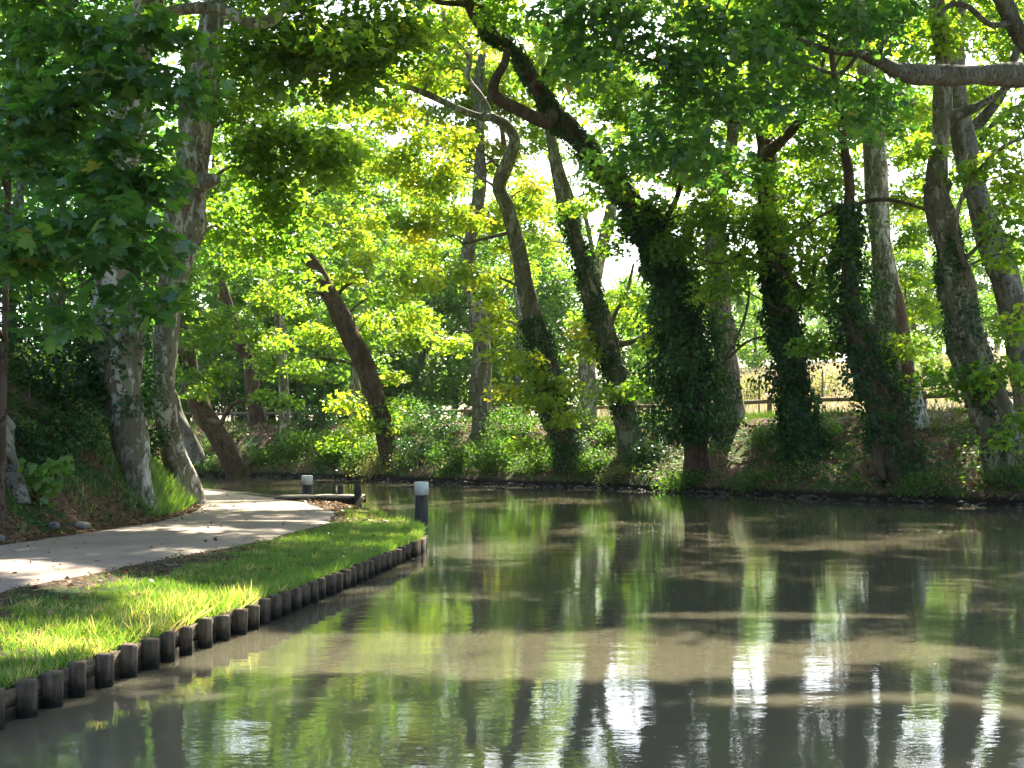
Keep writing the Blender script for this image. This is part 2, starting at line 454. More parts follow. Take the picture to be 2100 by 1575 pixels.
def wood(name, a, b_, c_, axis=2, wet=False):
    m, nt, out = new_mat(name)
    sc = [14, 14, 14]; sc[axis] = 1.6
    n1 = noise(nt, mapping(nt, geopos(nt), tuple(sc)), 2.2, 5, .6, .3)
    n2 = noise(nt, geopos(nt), 5, 3)
    c = ramp(nt, n1, [(.3, a), (.5, b_), (.72, c_)])
    c = mix(nt, ramp(nt, n2, [(.52, (0, 0, 0)), (.7, (.6, .6, .6))]), c, (.05, .06, .022))
    if wet:
        # slime and wet stain up to the line the water reaches
        sx = N(nt, 'ShaderNodeSeparateXYZ'); nt.links.new(geopos(nt), sx.inputs[0])
        ad = N(nt, 'ShaderNodeMath', operation='MULTIPLY_ADD'); nt.links.new(noise(nt, geopos(nt), 14, 3), ad.inputs[0]); ad.inputs[1].default_value = .16; nt.links.new(sx.outputs[2], ad.inputs[2])
        f = ramp(nt, ad.outputs[0], [(.12, (1, 1, 1)), (.24, (0, 0, 0))])
        c = mix(nt, f, c, (.012, .012, .009))
    pbsdf(nt, out, c, .9, bump(nt, n1, .7, .01), .08)
    return m
M['pile'] = wood('weathered_pile_wood', (.05, .037, .026), (.10, .076, .053), (.17, .135, .096), 2, True)
M['board'] = wood('weathered_board_wood', (.045, .035, .026), (.09, .07, .051), (.15, .122, .09), 1, True)
M['rail'] = wood('fence_wood', (.10, .075, .05), (.17, .13, .09), (.26, .21, .15), 0)
M['deck'] = wood('deck_wood', (.16, .13, .10), (.26, .22, .17), (.36, .31, .25), 0)
M['darkpost'] = wood('dark_post_wood', (.025, .021, .018), (.05, .042, .035), (.08, .065, .05), 2)
m, nt, out = new_mat('bollard_dark'); pbsdf(nt, out, ramp(nt, noise(nt, mapping(nt, geopos(nt), (10, 10, 1)), 2.5, 4), [(.3, (.030, .026, .025)), (.7, (.06, .05, .045))]), .6); M['bollard'] = m
m, nt, out = new_mat('bollard_white'); pbsdf(nt, out, ramp(nt, noise(nt, geopos(nt), 9, 4), [(.3, (.55, .55, .50)), (.7, (.74, .74, .70))]), .55); M['white'] = m
m, nt, out = new_mat('stone'); pbsdf(nt, out, ramp(nt, noise(nt, geopos(nt), 12, 5), [(.3, (.07, .065, .058)), (.7, (.19, .18, .165))]), .9, bump(nt, noise(nt, geopos(nt), 30, 4), .6, .02)); M['stone'] = m
m, nt, out = new_mat('dark_stone'); pbsdf(nt, out, ramp(nt, noise(nt, geopos(nt), 10, 5), [(.3, (.025, .022, .019)), (.7, (.09, .08, .07))]), .7, bump(nt, noise(nt, geopos(nt), 25, 4), .6, .02)); M['dark_stone'] = m

# ------------------------------------------------------------------ setting: ground, towpath, water
def grid_faces(nr, nc):
    i = np.arange(nr - 1)[:, None] * nc; j = np.arange(nc - 1)[None]
    return np.stack([i + j, i + j + 1, i + nc + j + 1, i + nc + j], -1).reshape(-1, 4)

ys = np.concatenate([np.arange(-14, 5, 1.0), np.arange(5, 34, .2), np.arange(34, 52, .4), np.linspace(52, 62.5, 14)])
us = np.concatenate([[0, 0, .03, .08, .16, .3, .5], np.arange(.75, 14, .22), np.geomspace(14.3, 320, 22)])
Y, Uo = np.meshgrid(ys, us, indexing='ij')
X = xb(Y) - Uo
Z = h_near(X, Y); Z[:, 0] = -1.2
structure('towpath_bank_ground', np.stack([X, Y, Z], -1).reshape(-1, 3), [grid_faces(*X.shape)[:, ::-1]], M['ground_near'])

xs = np.concatenate([np.geomspace(-400, -26, 26), np.arange(-25, 30, .3), np.geomspace(30.5, 110, 24)])
vv = np.concatenate([[-.02, 0, .06, .15, .3, .5], np.arange(.75, 20, .3), np.geomspace(20.5, 700, 34)])
X, Vv = np.meshgrid(xs, vv, indexing='ij')
Y = yf(X) + Vv
Z = h_far(X, Y); Z[:, 0] = -1.2
structure('far_bank_ground', np.stack([X, Y, Z], -1).reshape(-1, 3), [grid_faces(*X.shape)[:, ::-1]], M['ground_far'])

py_ = np.concatenate([np.arange(-13, 5, 1.), np.arange(5, 40, .25), np.arange(40, 56, .8)])
pt = np.linspace(0, 1, 9)
Yp, Tp = np.meshgrid(py_, pt, indexing='ij')
e1 = xl(Yp) + .07 * fnoise(Yp, Yp * 0, .5, 21) + .03 * fnoise(Yp, Yp * 0, .12, 22); e2 = xr(Yp) + .09 * fnoise(Yp, Yp * 0, .6, 23) + .04 * fnoise(Yp, Yp * 0, .15, 24)
Xp = e1 * (1 - Tp) + e2 * Tp
Zp = h_near(np.minimum(Xp, xr(Yp) - .02), Yp) * 0 + .276 + .02 * (1 - (2 * Tp - 1) ** 2) - .025 * (np.abs(2 * Tp - 1) > .99)
structure('towpath', np.stack([Xp, Yp, Zp], -1).reshape(-1, 3), [grid_faces(*Xp.shape)], M['path'])

structure('canal_water', np.array([(-400, -60, 0), (120, -60, 0), (120, 85, 0), (-400, 85, 0)], float), [np.array([(0, 1, 2, 3)])], M['water'], False)

# pale road running along the top of the far bank, behind the trees
rx = np.arange(-60, 6, 1.5)
def far_pt(x, p):
    y = float(yf(x)) + p / float(cosf(x)); return np.array([x, y, float(h_far(x, y))])
rv = []
for x in rx:
    for p in (13.0, 15.0, 17.5): q = far_pt(x, p); rv.append(q + [0, 0, .14])
structure('road', np.array(rv), [grid_faces(len(rx), 3)[:, ::-1]], M['road'])

# ------------------------------------------------------------------ trees
def cluster_leaves(centres, radii, per, size, tmpl, r, flat=.5, droop=.25, tint_shift=0.0, carve=True, jitter=.6, outward=None):
    """leaf sprays: flattened clumps of leaves about each centre"""
    n = len(centres) * per
    c = np.repeat(centres, per, 0); rad = np.repeat(radii, per)
    d = unit(r.normal(size=(n, 3))) * (r.uniform(0, 1, n) ** .45)[:, None]
    d[:, 2] *= flat
    d[:, 2] -= droop * (d[:, 0] ** 2 + d[:, 1] ** 2)
    C = c + d * rad[:, None]
    Nn = np.array([0, 0, 1.0]) + r.normal(size=(n, 3)) * jitter + .45 * d
    U = d * [1, 1, .2] + r.normal(size=(n, 3)) * .5 + [0, 0, -.25]
    t = np.clip(np.repeat(r.normal(.42 + tint_shift, .13, len(centres)), per) + r.normal(0, .16, n), 0, 1)
    sz = size * r.uniform(.62, 1.2, n)
    if carve:
        k = ~in_gap(C, r); C, Nn, U, t, sz = C[k], Nn[k], U[k], t[k], sz[k]
    return C, Nn, U, t, sz

TREES = []
def build_tree(name, label, trunk, cat='tree', d=None, lean=0.0, limbs=(), blobs=(), bark='bark_mid', leaf='leaf', size=.2, tmpl=MID, per=95, crad=.85, dens=1.0,
               top=None, seed=1, group=None, tint=0.0, rough=.22, flare=.22, seg=14, knots=2, single=0, single_mat=None, free_base=None, twig=.014, jitter=.6, carve=True):
    """trunk: (px, py, width px) points from the foot up, on the picture of 2100 px, at distance d.
       limbs: lists of (px, py, d, width px). blobs: (px, py, d, radius m) or ('w', x, y, z, radius)"""
    r = np.random.default_rng(seed * 97 + 5)
    if d is None: d = ground_hit(trunk[0][0], trunk[0][1])[1]
    n = len(trunk)
    pts = [P(x, y, d + lean * i / max(n - 1, 1)) for i, (x, y, w) in enumerate(trunk)]
    rad = [w * (d + lean * i / max(n - 1, 1)) / FPX / 2 for i, (x, y, w) in enumerate(trunk)]
    g = h_any(pts[0][0], pts[0][1])
    if pts[0][2] > g + .15:
        f = pts[0] - (pts[1] - pts[0]) / max((pts[1] - pts[0])[2], .3) * (pts[0][2] - g) * .15
        g = h_any(f[0], f[1]); pts.insert(0, np.array([f[0], f[1], g])); rad.insert(0, rad[0] * 1.12)
    else:
        pts[0] = np.array([pts[0][0], pts[0][1], g])
    base = pts[0].copy()
    dirn = unit(pts[1] - pts[0])
    pts[0] = base - np.array([dirn[0] * .3, dirn[1] * .3, .45])
    if top is not None:
        while pts[-1][2] < top - 1:
            st = min(3.2, top - pts[-1][2]); q = pts[-1] + unit(unit(pts[-1] - pts[-2]) * .7 + [r.normal(0, .18), r.normal(0, .18), .8]) * st
            pts.append(q); rad.append(rad[-1] * .74)
    t = thing(name, label, cat, base, group)
    if tmpl is MID: per = int(per * 1.45); dens = dens * 1.5; size = size * 1.1
    V, F, c, R = tube(np.array(pts), np.array(rad), seg, 5, rough, flare, seed, knots)
    part(t, 'trunk', V, F, M[bark], smooth=True)
    k0 = np.searchsorted(np.arange(len(c)), len(c) * .22)
    skP = [c[k0:]]; skR = [R[k0:]]
    for li, L in enumerate(limbs):
        lp = np.array([P(x, y, dd) for x, y, dd, w in L]); lr = np.array([w * dd / FPX / 2 for x, y, dd, w in L])
        # root the limb inside the wood it grows from
        j = np.argmin(np.linalg.norm(np.vstack(skP) - lp[0], axis=1)); root = np.vstack(skP)[j]
        lp = np.vstack([root, lp]); lr = np.concatenate([[lr[0] * 1.15], lr])
        V, F, cc, RR = tube(lp, lr, 10, 5, rough * .9, 0, seed + li + 50, 1)
        part(t, 'limb', V, F, M[bark], smooth=True)
        skP.append(cc[2:]); skR.append(RR[2:])
    # foliage masses
    cents = []
    for b in blobs:
        if b[0] == 'w': cents.append((np.array(b[1:4], float), b[4]))
        else: cents.append((P(b[0], b[1], b[2]), b[3]))
    cents.sort(key=lambda q: np.min(np.linalg.norm(np.vstack(skP) - q[0], axis=1)))
    allc = []; allr = []
    for bc, br in cents:
        G = Geo()
        A = np.vstack(skP); RA = np.concatenate(skR)
        cost = np.linalg.norm(A - bc, axis=1) + 1.2 * np.maximum(0, A[:, 2] - bc[2] + .6) + .5 * (RA < .02)
        j = int(np.argmin(cost)); a = A[j]; Ld = np.linalg.norm(bc - a)
        if Ld > .35:
            r0 = min(RA[j] * .62, .02 + .012 * Ld + .012 * br)
            side = np.cross(unit(bc - a), [0, 0, 1]) * r.normal(0, .12) * Ld
            m1 = a * .66 + bc * .34 + side + [0, 0, .10 * Ld]; m2 = a * .3 + bc * .7 - side * .6 + [0, 0, .09 * Ld + r.normal(0, .05) * Ld]
            V, F, cc, RR = tube(np.array([a, m1, m2, bc]), np.array([r0, r0 * .78, r0 * .55, r0 * .34]), 7, 5, .15, 0, seed * 31 + len(allc))
            G.add(V, F); skP.append(cc[6:]); skR.append(RR[6:]); loc, lr_ = cc[5:], RR[5:]
        else:
            loc, lr_ = A[j:j + 1], np.array([.02])
        nc = max(2, int(dens * 3.6 * br ** 1.8))
        dd = unit(r.normal(size=(nc, 3))) * (r.uniform(.12, 1, nc) ** .5)[:, None] * br
        dd[:, 2] *= .72
        cs = bc + dd
        for q in cs:
            jj = int(np.argmin(np.linalg.norm(loc - q, axis=1) + .4 * np.maximum(0, loc[:, 2] - q[2])))
            s = loc[jj]; Lq = np.linalg.norm(q - s)
            mid = (s + q) / 2 + [r.normal(0, .07) * Lq, r.normal(0, .07) * Lq, .10 * Lq]
            rr = min(twig * (.6 + .35 * Lq), max(lr_[jj] * .8, .008))
            V, F, _, _ = tube(np.array([s, mid, q]), np.array([rr, rr * .7, rr * .35]), 4, 3)
            G.add(V, F)
        allc.append(cs); allr.append(np.full(nc, crad) * r.uniform(.7, 1.25, nc))
        V, F = G.get(); part(t, 'branch', V, F, M[bark], smooth=True)
    if allc:
        C, Nn, U, tt, sz = cluster_leaves(np.vstack(allc), np.concatenate(allr), per, size, tmpl, r, tint_shift=tint, jitter=jitter, carve=carve)
        if single:
            # the largest in view each become a leaf of their own
            q = C - np.array([0, 0, CAM_H]); sx = np.abs(q[:, 0] / q[:, 1]); sz_ = (q[:, 2]) / q[:, 1]
            score = np.where((sx < .385) & (sz_ < .33), sz / q[:, 1], -1) + r.uniform(0, .004, len(C)); pick = np.argsort(-score)[:single]
            me = make_mesh('leaf', tmpl[0], [tmpl[1]], single_mat)
            Np = unit(Nn[pick]); Yd = unit(U[pick] - (U[pick] * Np).sum(1, keepdims=True) * Np); Xd = np.cross(Yd, Np)
            from mathutils import Matrix
            for i, k in enumerate(pick):
                o = bpy.data.objects.new('leaf', me); link(o, t)
                mt = Matrix((Xd[i], Yd[i], Np[i])).transposed().to_4x4(); mt = mt @ Matrix.Scale(float(sz[k]), 4)
                mt.translation = C[k] - base; o.matrix_local = mt
            keep = np.ones(len(C), bool); keep[pick] = False
            C, Nn, U, tt, sz = C[keep], Nn[keep], U[keep], tt[keep], sz[keep]
        V, F, tn = leaves(C, Nn, sz, tmpl, tt, U, r)
        part(t, 'crown', V, F, M[leaf], tn, stuff=True)
    TREES.append((t, c, R))
    return t, c, R

def ivy(label, cr, lo, hi, n, thick, name='ivy', bulge=(), seed=3, leafsize=.13, stems=4, mat='ivy', cover=1.0):
    """leaves clinging round a trunk centre line cr=(c,R) between heights lo..hi; bulge: (height, extra m, spread m)"""
    c, R = cr; r = np.random.default_rng(seed * 13)
    k = (c[:, 2] >= lo - .4) & (c[:, 2] <= hi + .4); c, R = c[k], R[k]
    # resample evenly
    L = np.concatenate([[0], np.cumsum(np.linalg.norm(np.diff(c, axis=0), axis=1))])
    s = r.uniform(0, L[-1], n)
    ctr = np.stack([np.interp(s, L, c[:, i]) for i in range(3)], 1); rr = np.interp(s, L, R)
    T = unit(np.gradient(c, axis=0)); tg = np.stack([np.interp(s, L, T[:, i]) for i in range(3)], 1)
    a = r.uniform(0, 2 * np.pi, n)
    u = unit(np.cross(tg, [0, 1, .2])); v = np.cross(tg, u)
    radial = np.cos(a)[:, None] * u + np.sin(a)[:, None] * v
    ex = np.zeros(n)
    for (z, e, sp) in bulge: ex = ex + e * np.exp(-((ctr[:, 2] - z) / sp) ** 2)
    for q in range(int(L[-1] * 2.2)):                      # tufts that stand off the trunk
        s0, a0, e = r.uniform(0, L[-1]), r.uniform(0, 6.28), r.uniform(.1, .5) * (1 + 1.5 * thick)
        ex = ex + e * np.exp(-((s - s0) / .38) ** 2 - (np.angle(np.exp(1j * (a - a0))) / .55) ** 2) * (thick > .1)
    lump = .5 + .5 * np.sin(a * 2 + s * 2.3 + 1) * np.sin(a * 3 - s * 1.1 + seed)
    if cover < 1:
        kk = (lump + r.normal(0, .18, n)) > (1 - cover)
        ctr, rr, ex, lump, radial, tg, a = ctr[kk], rr[kk], ex[kk], lump[kk], radial[kk], tg[kk], a[kk]; n = len(a)
    off = rr + .02 + (thick + ex) * (r.uniform(0, 1, n) ** .7) * (.2 + 1.25 * lump ** 1.3)
    C = ctr + radial * off[:, None]
    Nn = radial * .8 + [0, 0, .45] + r.normal(size=(n, 3)) * .45
    base = c[0].copy(); base[2] = max(base[2], h_any(base[0], base[1]))
    t = thing(name, label, 'ivy', base, 'ivy on the canal side trunks')
    Vv_, F, tn = leaves(C, Nn, leafsize * r.uniform(.6, 1.25, n), KITE, np.clip(r.normal(.5, .22, n), 0, 1), r.normal(size=(n, 3)) * .5 + [0, 0, -1], r)
    part(t, 'foliage', Vv_, F, M[mat], tn, stuff=True)
    for i in range(stems):
        a0 = r.uniform(0, 6.28); m = 14; q = np.linspace(0, L[-1], m)
        cc = np.stack([np.interp(q, L, c[:, j]) for j in range(3)], 1); r2 = np.interp(q, L, R); TT = unit(np.gradient(cc, axis=0)); uu = unit(np.cross(TT, [0, 1, .2])); v2 = np.cross(TT, uu)
        aa = a0 + np.cumsum(r.normal(0, .25, m)); pp = cc + (np.cos(aa)[:, None] * uu + np.sin(aa)[:, None] * v2) * (r2 + .03)[:, None]
        V, F, _, _ = tube(pp, np.linspace(.03, .012, m), 5, 2, .1, 0, i); part(t, 'stem', V, F, M['bark_grey'], smooth=True)
    return t

G_FAR = 'plane trees along the far bank'
# --- towpath side -------------------------------------------------
t1 = build_tree('plane_tree', 'stout plane tree with flaking white and olive bark, rooted at the towpath edge', [(298, 1036, 44), (285, 985, 54), (268, 900, 70), (252, 800, 82), (242, 680, 92), (236, 560, 90), (240, 420, 82), (262, 260, 70), (285, 120, 58), (305, 0, 52)],
    d=26.5, bark='bark_pale', top=17, seed=1, leaf='leaf', size=.2, knots=3, group='plane trees beside the towpath', seg=20,
    limbs=[[(268, 200, 26.3, 20), (290, 70, 26, 24), (330, 30, 25.6, 25), (400, 16, 25.3, 24), (460, 22, 25.1, 23), (515, 47, 25, 24), (555, 42, 24.9, 22), (585, 8, 24.8, 18), (610, -70, 24.7, 14)]],
    blobs=[('w', -8.5, 27, 13, 2.6), ('w', -5, 25.5, 13.5, 2.6), ('w', -2.4, 26, 15.5, 2.8), ('w', -.6, 28.5, 16.5, 2.6), ('w', -5, 22.5, 14.5, 2.6), ('w', -9.5, 23.5, 12.5, 2.5), ('w', -7, 19.5, 14.5, 2.4),
           ('w', -3.8, 29.5, 17.5, 2.7), ('w', -7, 30, 16.5, 2.5), ('w', -1.8, 22.8, 16.5, 2.4), ('w', -4.4, 19.5, 14.5, 2.3), (640, -10, 25, 1.0)], dens=.86)
t2 = build_tree('plane_tree', 'tall plane tree with a knobbly swelling, pale grey flaking bark, second trunk beside the towpath', [(376, 1000, 58), (354, 930, 46), (338, 850, 47), (338, 740, 45), (350, 620, 45), (368, 520, 62), (384, 430, 74), (394, 330, 66), (400, 230, 74), (412, 150, 66), (430, 70, 50), (444, 0, 46)],
    d=32, bark='bark_pale', top=18, seed=2, size=.2, knots=4, group='plane trees beside the towpath', seg=20,
    limbs=[[(440, 150, 31.5, 20), (480, 125, 31, 14), (535, 125, 30.6, 12), (560, 80, 30.3, 10), (600, 60, 30, 9)], [(425, 372, 31.6, 34), (441, 368, 31.5, 26), (447, 366, 31.4, 12)]],
    blobs=[(560, 150, 30, 1.5), (660, 90, 30, 1.7), (760, 40, 30, 1.4), (730, 150, 31, 1.1), (500, 250, 33, 1.4), (590, 260, 33, 1.3), (640, 340, 34, 1.1), (520, 370, 34, 1.2), (590, 430, 35, 1.1), (480, 480, 35, 1.1), (560, 530, 36, 1.0), (500, 60, 34, 1.0),
           (620, 20, 29, 1.5), (800, 110, 30, .9), ('w', -8, 33, 15, 2.8), ('w', -4.6, 32, 15, 2.8), ('w', -1.4, 31.5, 17, 2.8), ('w', -6, 36, 17, 2.8), ('w', -10.5, 35, 14, 2.6), ('w', 1.2, 30, 18.5, 2.4), ('w', -3.2, 27.2, 17.8, 2.6), ('w', -.6, 34.5, 17.5, 2.5), ('w', 2.2, 34.5, 18.5, 2.4)], dens=.82, tint=-.05)

t4 = build_tree('plane_tree', 'added unseen plane tree past the picture edge whose crown shades near towpath and water', [(-980, 1100, 200), (-960, 800, 190), (-930, 300, 170), (-880, -200, 150), (-800, -700, 120)], d=12.5, bark='bark_pale', top=13, seed=30, group='plane trees beside the towpath', seg=18,  # unseen tree, added so its crown shades the near water and verge
    blobs=[('w', -4.2, 15.5, 10.8, 2.0), ('w', -1.4, 17, 11.8, 2.0), ('w', 1.4, 18, 12.2, 2.0), ('w', 3.8, 18.6, 12.2, 2.0), ('w', -5.5, 18.5, 12.2, 2.0), ('w', .4, 14.6, 10.6, 2.0), ('w', 3.2, 15.2, 10.8, 2.0), ('w', -2.6, 20.5, 13.4, 2.0), ('w', -1.5, 13.2, 9.8, 1.8), ('w', 6, 16.5, 11.4, 2.0), ('w', 1, 21.2, 14, 2.0), ('w', 4.5, 21.5, 14, 2.0), ('w', -4.5, 13, 9.4, 1.8)], dens=1.05, carve=True, tmpl=KITE, size=.27, per=150)
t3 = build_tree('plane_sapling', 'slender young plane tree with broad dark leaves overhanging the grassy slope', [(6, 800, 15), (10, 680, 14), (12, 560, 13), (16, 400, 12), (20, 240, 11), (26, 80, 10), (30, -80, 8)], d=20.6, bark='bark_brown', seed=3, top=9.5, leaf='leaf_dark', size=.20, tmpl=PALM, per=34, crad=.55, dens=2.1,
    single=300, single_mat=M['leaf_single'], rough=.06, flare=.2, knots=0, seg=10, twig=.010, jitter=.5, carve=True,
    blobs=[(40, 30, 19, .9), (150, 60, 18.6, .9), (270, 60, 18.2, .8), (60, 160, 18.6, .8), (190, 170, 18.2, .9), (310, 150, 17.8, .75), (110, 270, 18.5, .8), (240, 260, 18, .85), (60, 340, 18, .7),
           (50, 450, 17.2, .7), (150, 450, 17, .7), (100, 530, 16.8, .7), (210, 540, 16.8, .65), (300, 580, 16.6, .55), (370, 615, 16.5, .42), (20, 560, 17.2, .6), (300, 320, 17.8, .55), (190, 360, 17.9, .6), (120, 620, 17, .45), (250, 400, 18, .6), (180, 450, 18.2, .6), (330, 400, 18, .4), (20, 240, 18.6, .8), (260, 480, 17.4, .5)])

# --- far bank, front row ------------------------------------------
tA = build_tree('plane_tree', 'sinuous slim plane tree with two curling limbs and a sunlit yellow green crown', [(1178, 962, 56), (1150, 880, 50), (1122, 770, 46), (1092, 650, 40), (1064, 520, 33), (1044, 430, 30), (1022, 382, 30), (1042, 330, 25), (1055, 288, 23), (1036, 255, 21), (1010, 240, 18)], lean=-2, bark='bark_mid', seed=4, group=G_FAR,
    limbs=[[(985, 238, 51, 15), (930, 220, 50.6, 14), (870, 190, 50.2, 13), (830, 176, 50, 12), (790, 158, 49.6, 9), (745, 162, 49.2, 6)], [(1000, 225, 51, 15), (985, 195, 51, 13), (958, 160, 51, 12), (962, 120, 51, 11), (940, 90, 51, 9), (915, 55, 51, 7), (905, 0, 51, 5)],
            [(1040, 478, 51.5, 8), (1000, 488, 51.2, 7), (950, 500, 51, 5)], [(1036, 300, 51.5, 11), (1030, 270, 51.2, 10), (1022, 220, 51, 8), (1018, 150, 51, 6)]],
    blobs=[(760, 130, 49, 1.2), (820, 230, 49.5, 1.2), (890, 130, 50, 1.2), (900, 280, 50, 1.1), (800, 330, 49.5, 1.2), (860, 380, 50, 1.2), (930, 360, 51, 1.1), (780, 440, 50, 1.0), (870, 470, 50.5, 1.1), (960, 460, 51, 1.0), (760, 540, 51, .9), (860, 560, 51, 1.0), (940, 560, 51, .9), (1000, 590, 51.5, .9),
           (1090, 380, 52, .8), (1010, 90, 51, 1.1), (940, 20, 51, 1.3), (860, 30, 50, 1.2), (1020, 660, 51.5, .8), (1050, 740, 51, .9), (1100, 830, 50.8, .9), (1150, 760, 51, .8), (1190, 700, 51.5, .8), (1090, 900, 51, .7), (1040, 800, 51, .6), (1160, 850, 50.5, .6), (700, 180, 48.5, 1.0), (720, 90, 48.5, 1.2)], dens=.88, tint=.30, top=None)  # high tint paints the blown yellow of sunlit leaves into this crown
tB = build_tree('plane_tree', 'leaning plane tree with ivy up its middle, between the sinuous tree and the ivy mound', [(1300, 925, 56), (1283, 850, 48), (1262, 760, 44), (1240, 690, 46), (1215, 610, 40), (1190, 520, 36), (1160, 410, 32), (1135, 310, 24), (1122, 230, 18)], lean=-1.5, bark='bark_mid', seed=5, group=G_FAR, top=17,
    limbs=[[(1275, 705, 50, 12), (1320, 690, 49.6, 8), (1370, 650, 49.3, 5)], [(1255, 660, 50, 9), (1285, 600, 49.8, 7), (1300, 540, 49.6, 5)]],
    blobs=[(1180, 190, 48, 1.2), (1110, 150, 48, 1.1), (1230, 280, 48.5, .8), (1140, 60, 48, 1.3), (1240, 80, 48, 1.3), (1300, 620, 49.5, .7), (1340, 700, 49.5, .6), (1250, 800, 49.5, .6), (1310, 800, 49.8, .5), (1390, 600, 49, .7), (1200, 420, 49, .5), ('w', 3, 47, 19, 2.4), ('w', 6, 49, 18.5, 2.4)], dens=.8, tint=.10)
tC = build_tree('plane_tree', 'huge leaning plane tree, its dark trunk arching left out of a mound of ivy', [(1434, 972, 52), (1424, 900, 48), (1416, 800, 58), (1400, 680, 62), (1366, 540, 52), (1300, 425, 46), (1215, 318, 41), (1142, 244, 37), (1098, 172, 31), (1052, 100, 27), (990, 55, 26), (962, 5, 22), (950, -60, 18)], lean=-4.5, bark='bark_brown', seed=6, group=G_FAR, rough=.26, knots=4,
    limbs=[[(1118, 250, 43.4, 30), (1060, 222, 43.2, 26), (1018, 196, 43, 24), (1016, 168, 43, 20), (1035, 130, 43, 18), (1040, 100, 43, 14)], [(1010, 30, 42.6, 14), (960, 10, 42.3, 15), (910, 6, 42, 12), (840, -4, 41.6, 8)], [(1100, 170, 43, 15), (1140, 110, 42.6, 12), (1120, 40, 42.4, 9)], [(1350, 480, 45, 14), (1390, 400, 44.6, 10), (1400, 330, 44.3, 7)]],
    blobs=[(1010, 20, 42.5, 1.1), (880, 60, 42, 1.0), (1130, 40, 42.5, 1.1), (1200, 140, 43, 1.0), (1280, 210, 43.3, 1.1), (1350, 290, 43.6, 1.0), (1290, 330, 43.6, .9), (1400, 340, 44, 1.0), (1430, 430, 44.3, .9), (1330, 420, 44.3, .8), (1260, 480, 44.8, .6), (1390, 520, 44.6, .9), (1460, 540, 44.7, .8),
           (1250, 390, 44, .6), ('w', -1, 42, 17.5, 2.2), ('w', 1.5, 40.5, 18.5, 2.4), ('w', 3.5, 43, 17.5, 2.4), ('w', -4, 41, 18, 2.2)], dens=.9, tint=-.05)
tE = build_tree('plane_tree', 'upright plane tree sheathed in ivy below, forking into two limbs above', [(1648, 935, 70), (1636, 860, 54), (1618, 740, 48), (1600, 620, 46), (1588, 520, 44), (1576, 420, 40), (1572, 340, 38), (1568, 280, 34), (1548, 210, 28), (1556, 120, 24), (1560, 0, 20)], lean=-1, bark='bark_brown', seed=7, group=G_FAR, top=18,
    limbs=[[(1585, 305, 42.5, 28), (1612, 278, 42.3, 24), (1640, 245, 42.1, 18), (1665, 190, 42, 12), (1690, 120, 41.8, 9)], [(1560, 260, 42.6, 10), (1510, 250, 42.4, 9), (1460, 240, 42.2, 6)], [(1606, 640, 42.6, 7), (1650, 600, 42, 6), (1668, 560, 41.7, 5), (1670, 500, 41.5, 4), (1655, 450, 41.3, 3)], [(1590, 545, 42.6, 8), (1530, 520, 42.2, 6), (1480, 540, 41.9, 5), (1430, 530, 41.6, 3)]],
    blobs=[(1560, 90, 42, 1.1), (1480, 170, 42, 1.0), (1650, 160, 41.8, 1.0), (1430, 220, 42, .8), (1520, 330, 42.5, .8), (1640, 350, 42, .8), (1700, 250, 41.8, .9), (1480, 390, 42.6, .7), (1660, 440, 42.2, .6), (1540, 450, 42.8, .6), (1500, 480, 42.5, .6), (1450, 310, 42, .7), (1620, 500, 42.2, .5), (1450, 440, 42.5, .55), (1520, 530, 42.5, .55), (1660, 540, 42.2, .5), (1700, 480, 42, .5), (1650, 600, 42, .4), (1480, 600, 42.3, .45), (1600, 420, 42, .6), (1690, 360, 41.8, .6), (1540, 250, 42, .7), (1730, 420, 41.8, .5), ('w', 8, 41.5, 16.8, 2.3), ('w', 10, 43, 17.5, 2.2), ('w', 6, 39, 17.5, 2.3)], dens=.85)
tF = build_tree('plane_tree', 'hook branched leaning trunk with ivy tufts and a hooked dead branch', [(1850, 978, 84), (1832, 900, 74), (1806, 810, 72), (1776, 735, 66), (1752, 660, 52), (1744, 580, 36), (1740, 500, 28), (1742, 430, 23), (1740, 360, 19), (1730, 285, 16), (1718, 200, 14), (1706, 120, 12), (1700, 20, 9)], lean=-.5, bark='bark_brown', seed=8, group=G_FAR, rough=.3, knots=4,
    limbs=[[(1812, 860, 40.3, 30), (1800, 930, 40, 26), (1808, 985, 39.8, 24)], [(1770, 665, 40.5, 14), (1782, 680, 40.3, 14), (1782, 710, 40.2, 10)], [(1745, 500, 40.5, 10), (1752, 455, 40.4, 8), (1735, 420, 40.3, 7), (1690, 440, 40.2, 5), (1640, 470, 40, 4)], [(1735, 430, 40.5, 9), (1790, 410, 40.3, 8), (1850, 415, 40, 7), (1920, 440, 39.8, 6)]],
    blobs=[(1700, 620, 40.5, .6), (1680, 700, 40.3, .4), (1850, 720, 40, .45), (1900, 770, 40, .45), (1700, 520, 40.4, .45), (1690, 180, 40.3, .8), (1740, 80, 40.3, .8), (1690, 300, 40.3, .6), (1770, 260, 40.2, .6)], dens=.8, top=None)
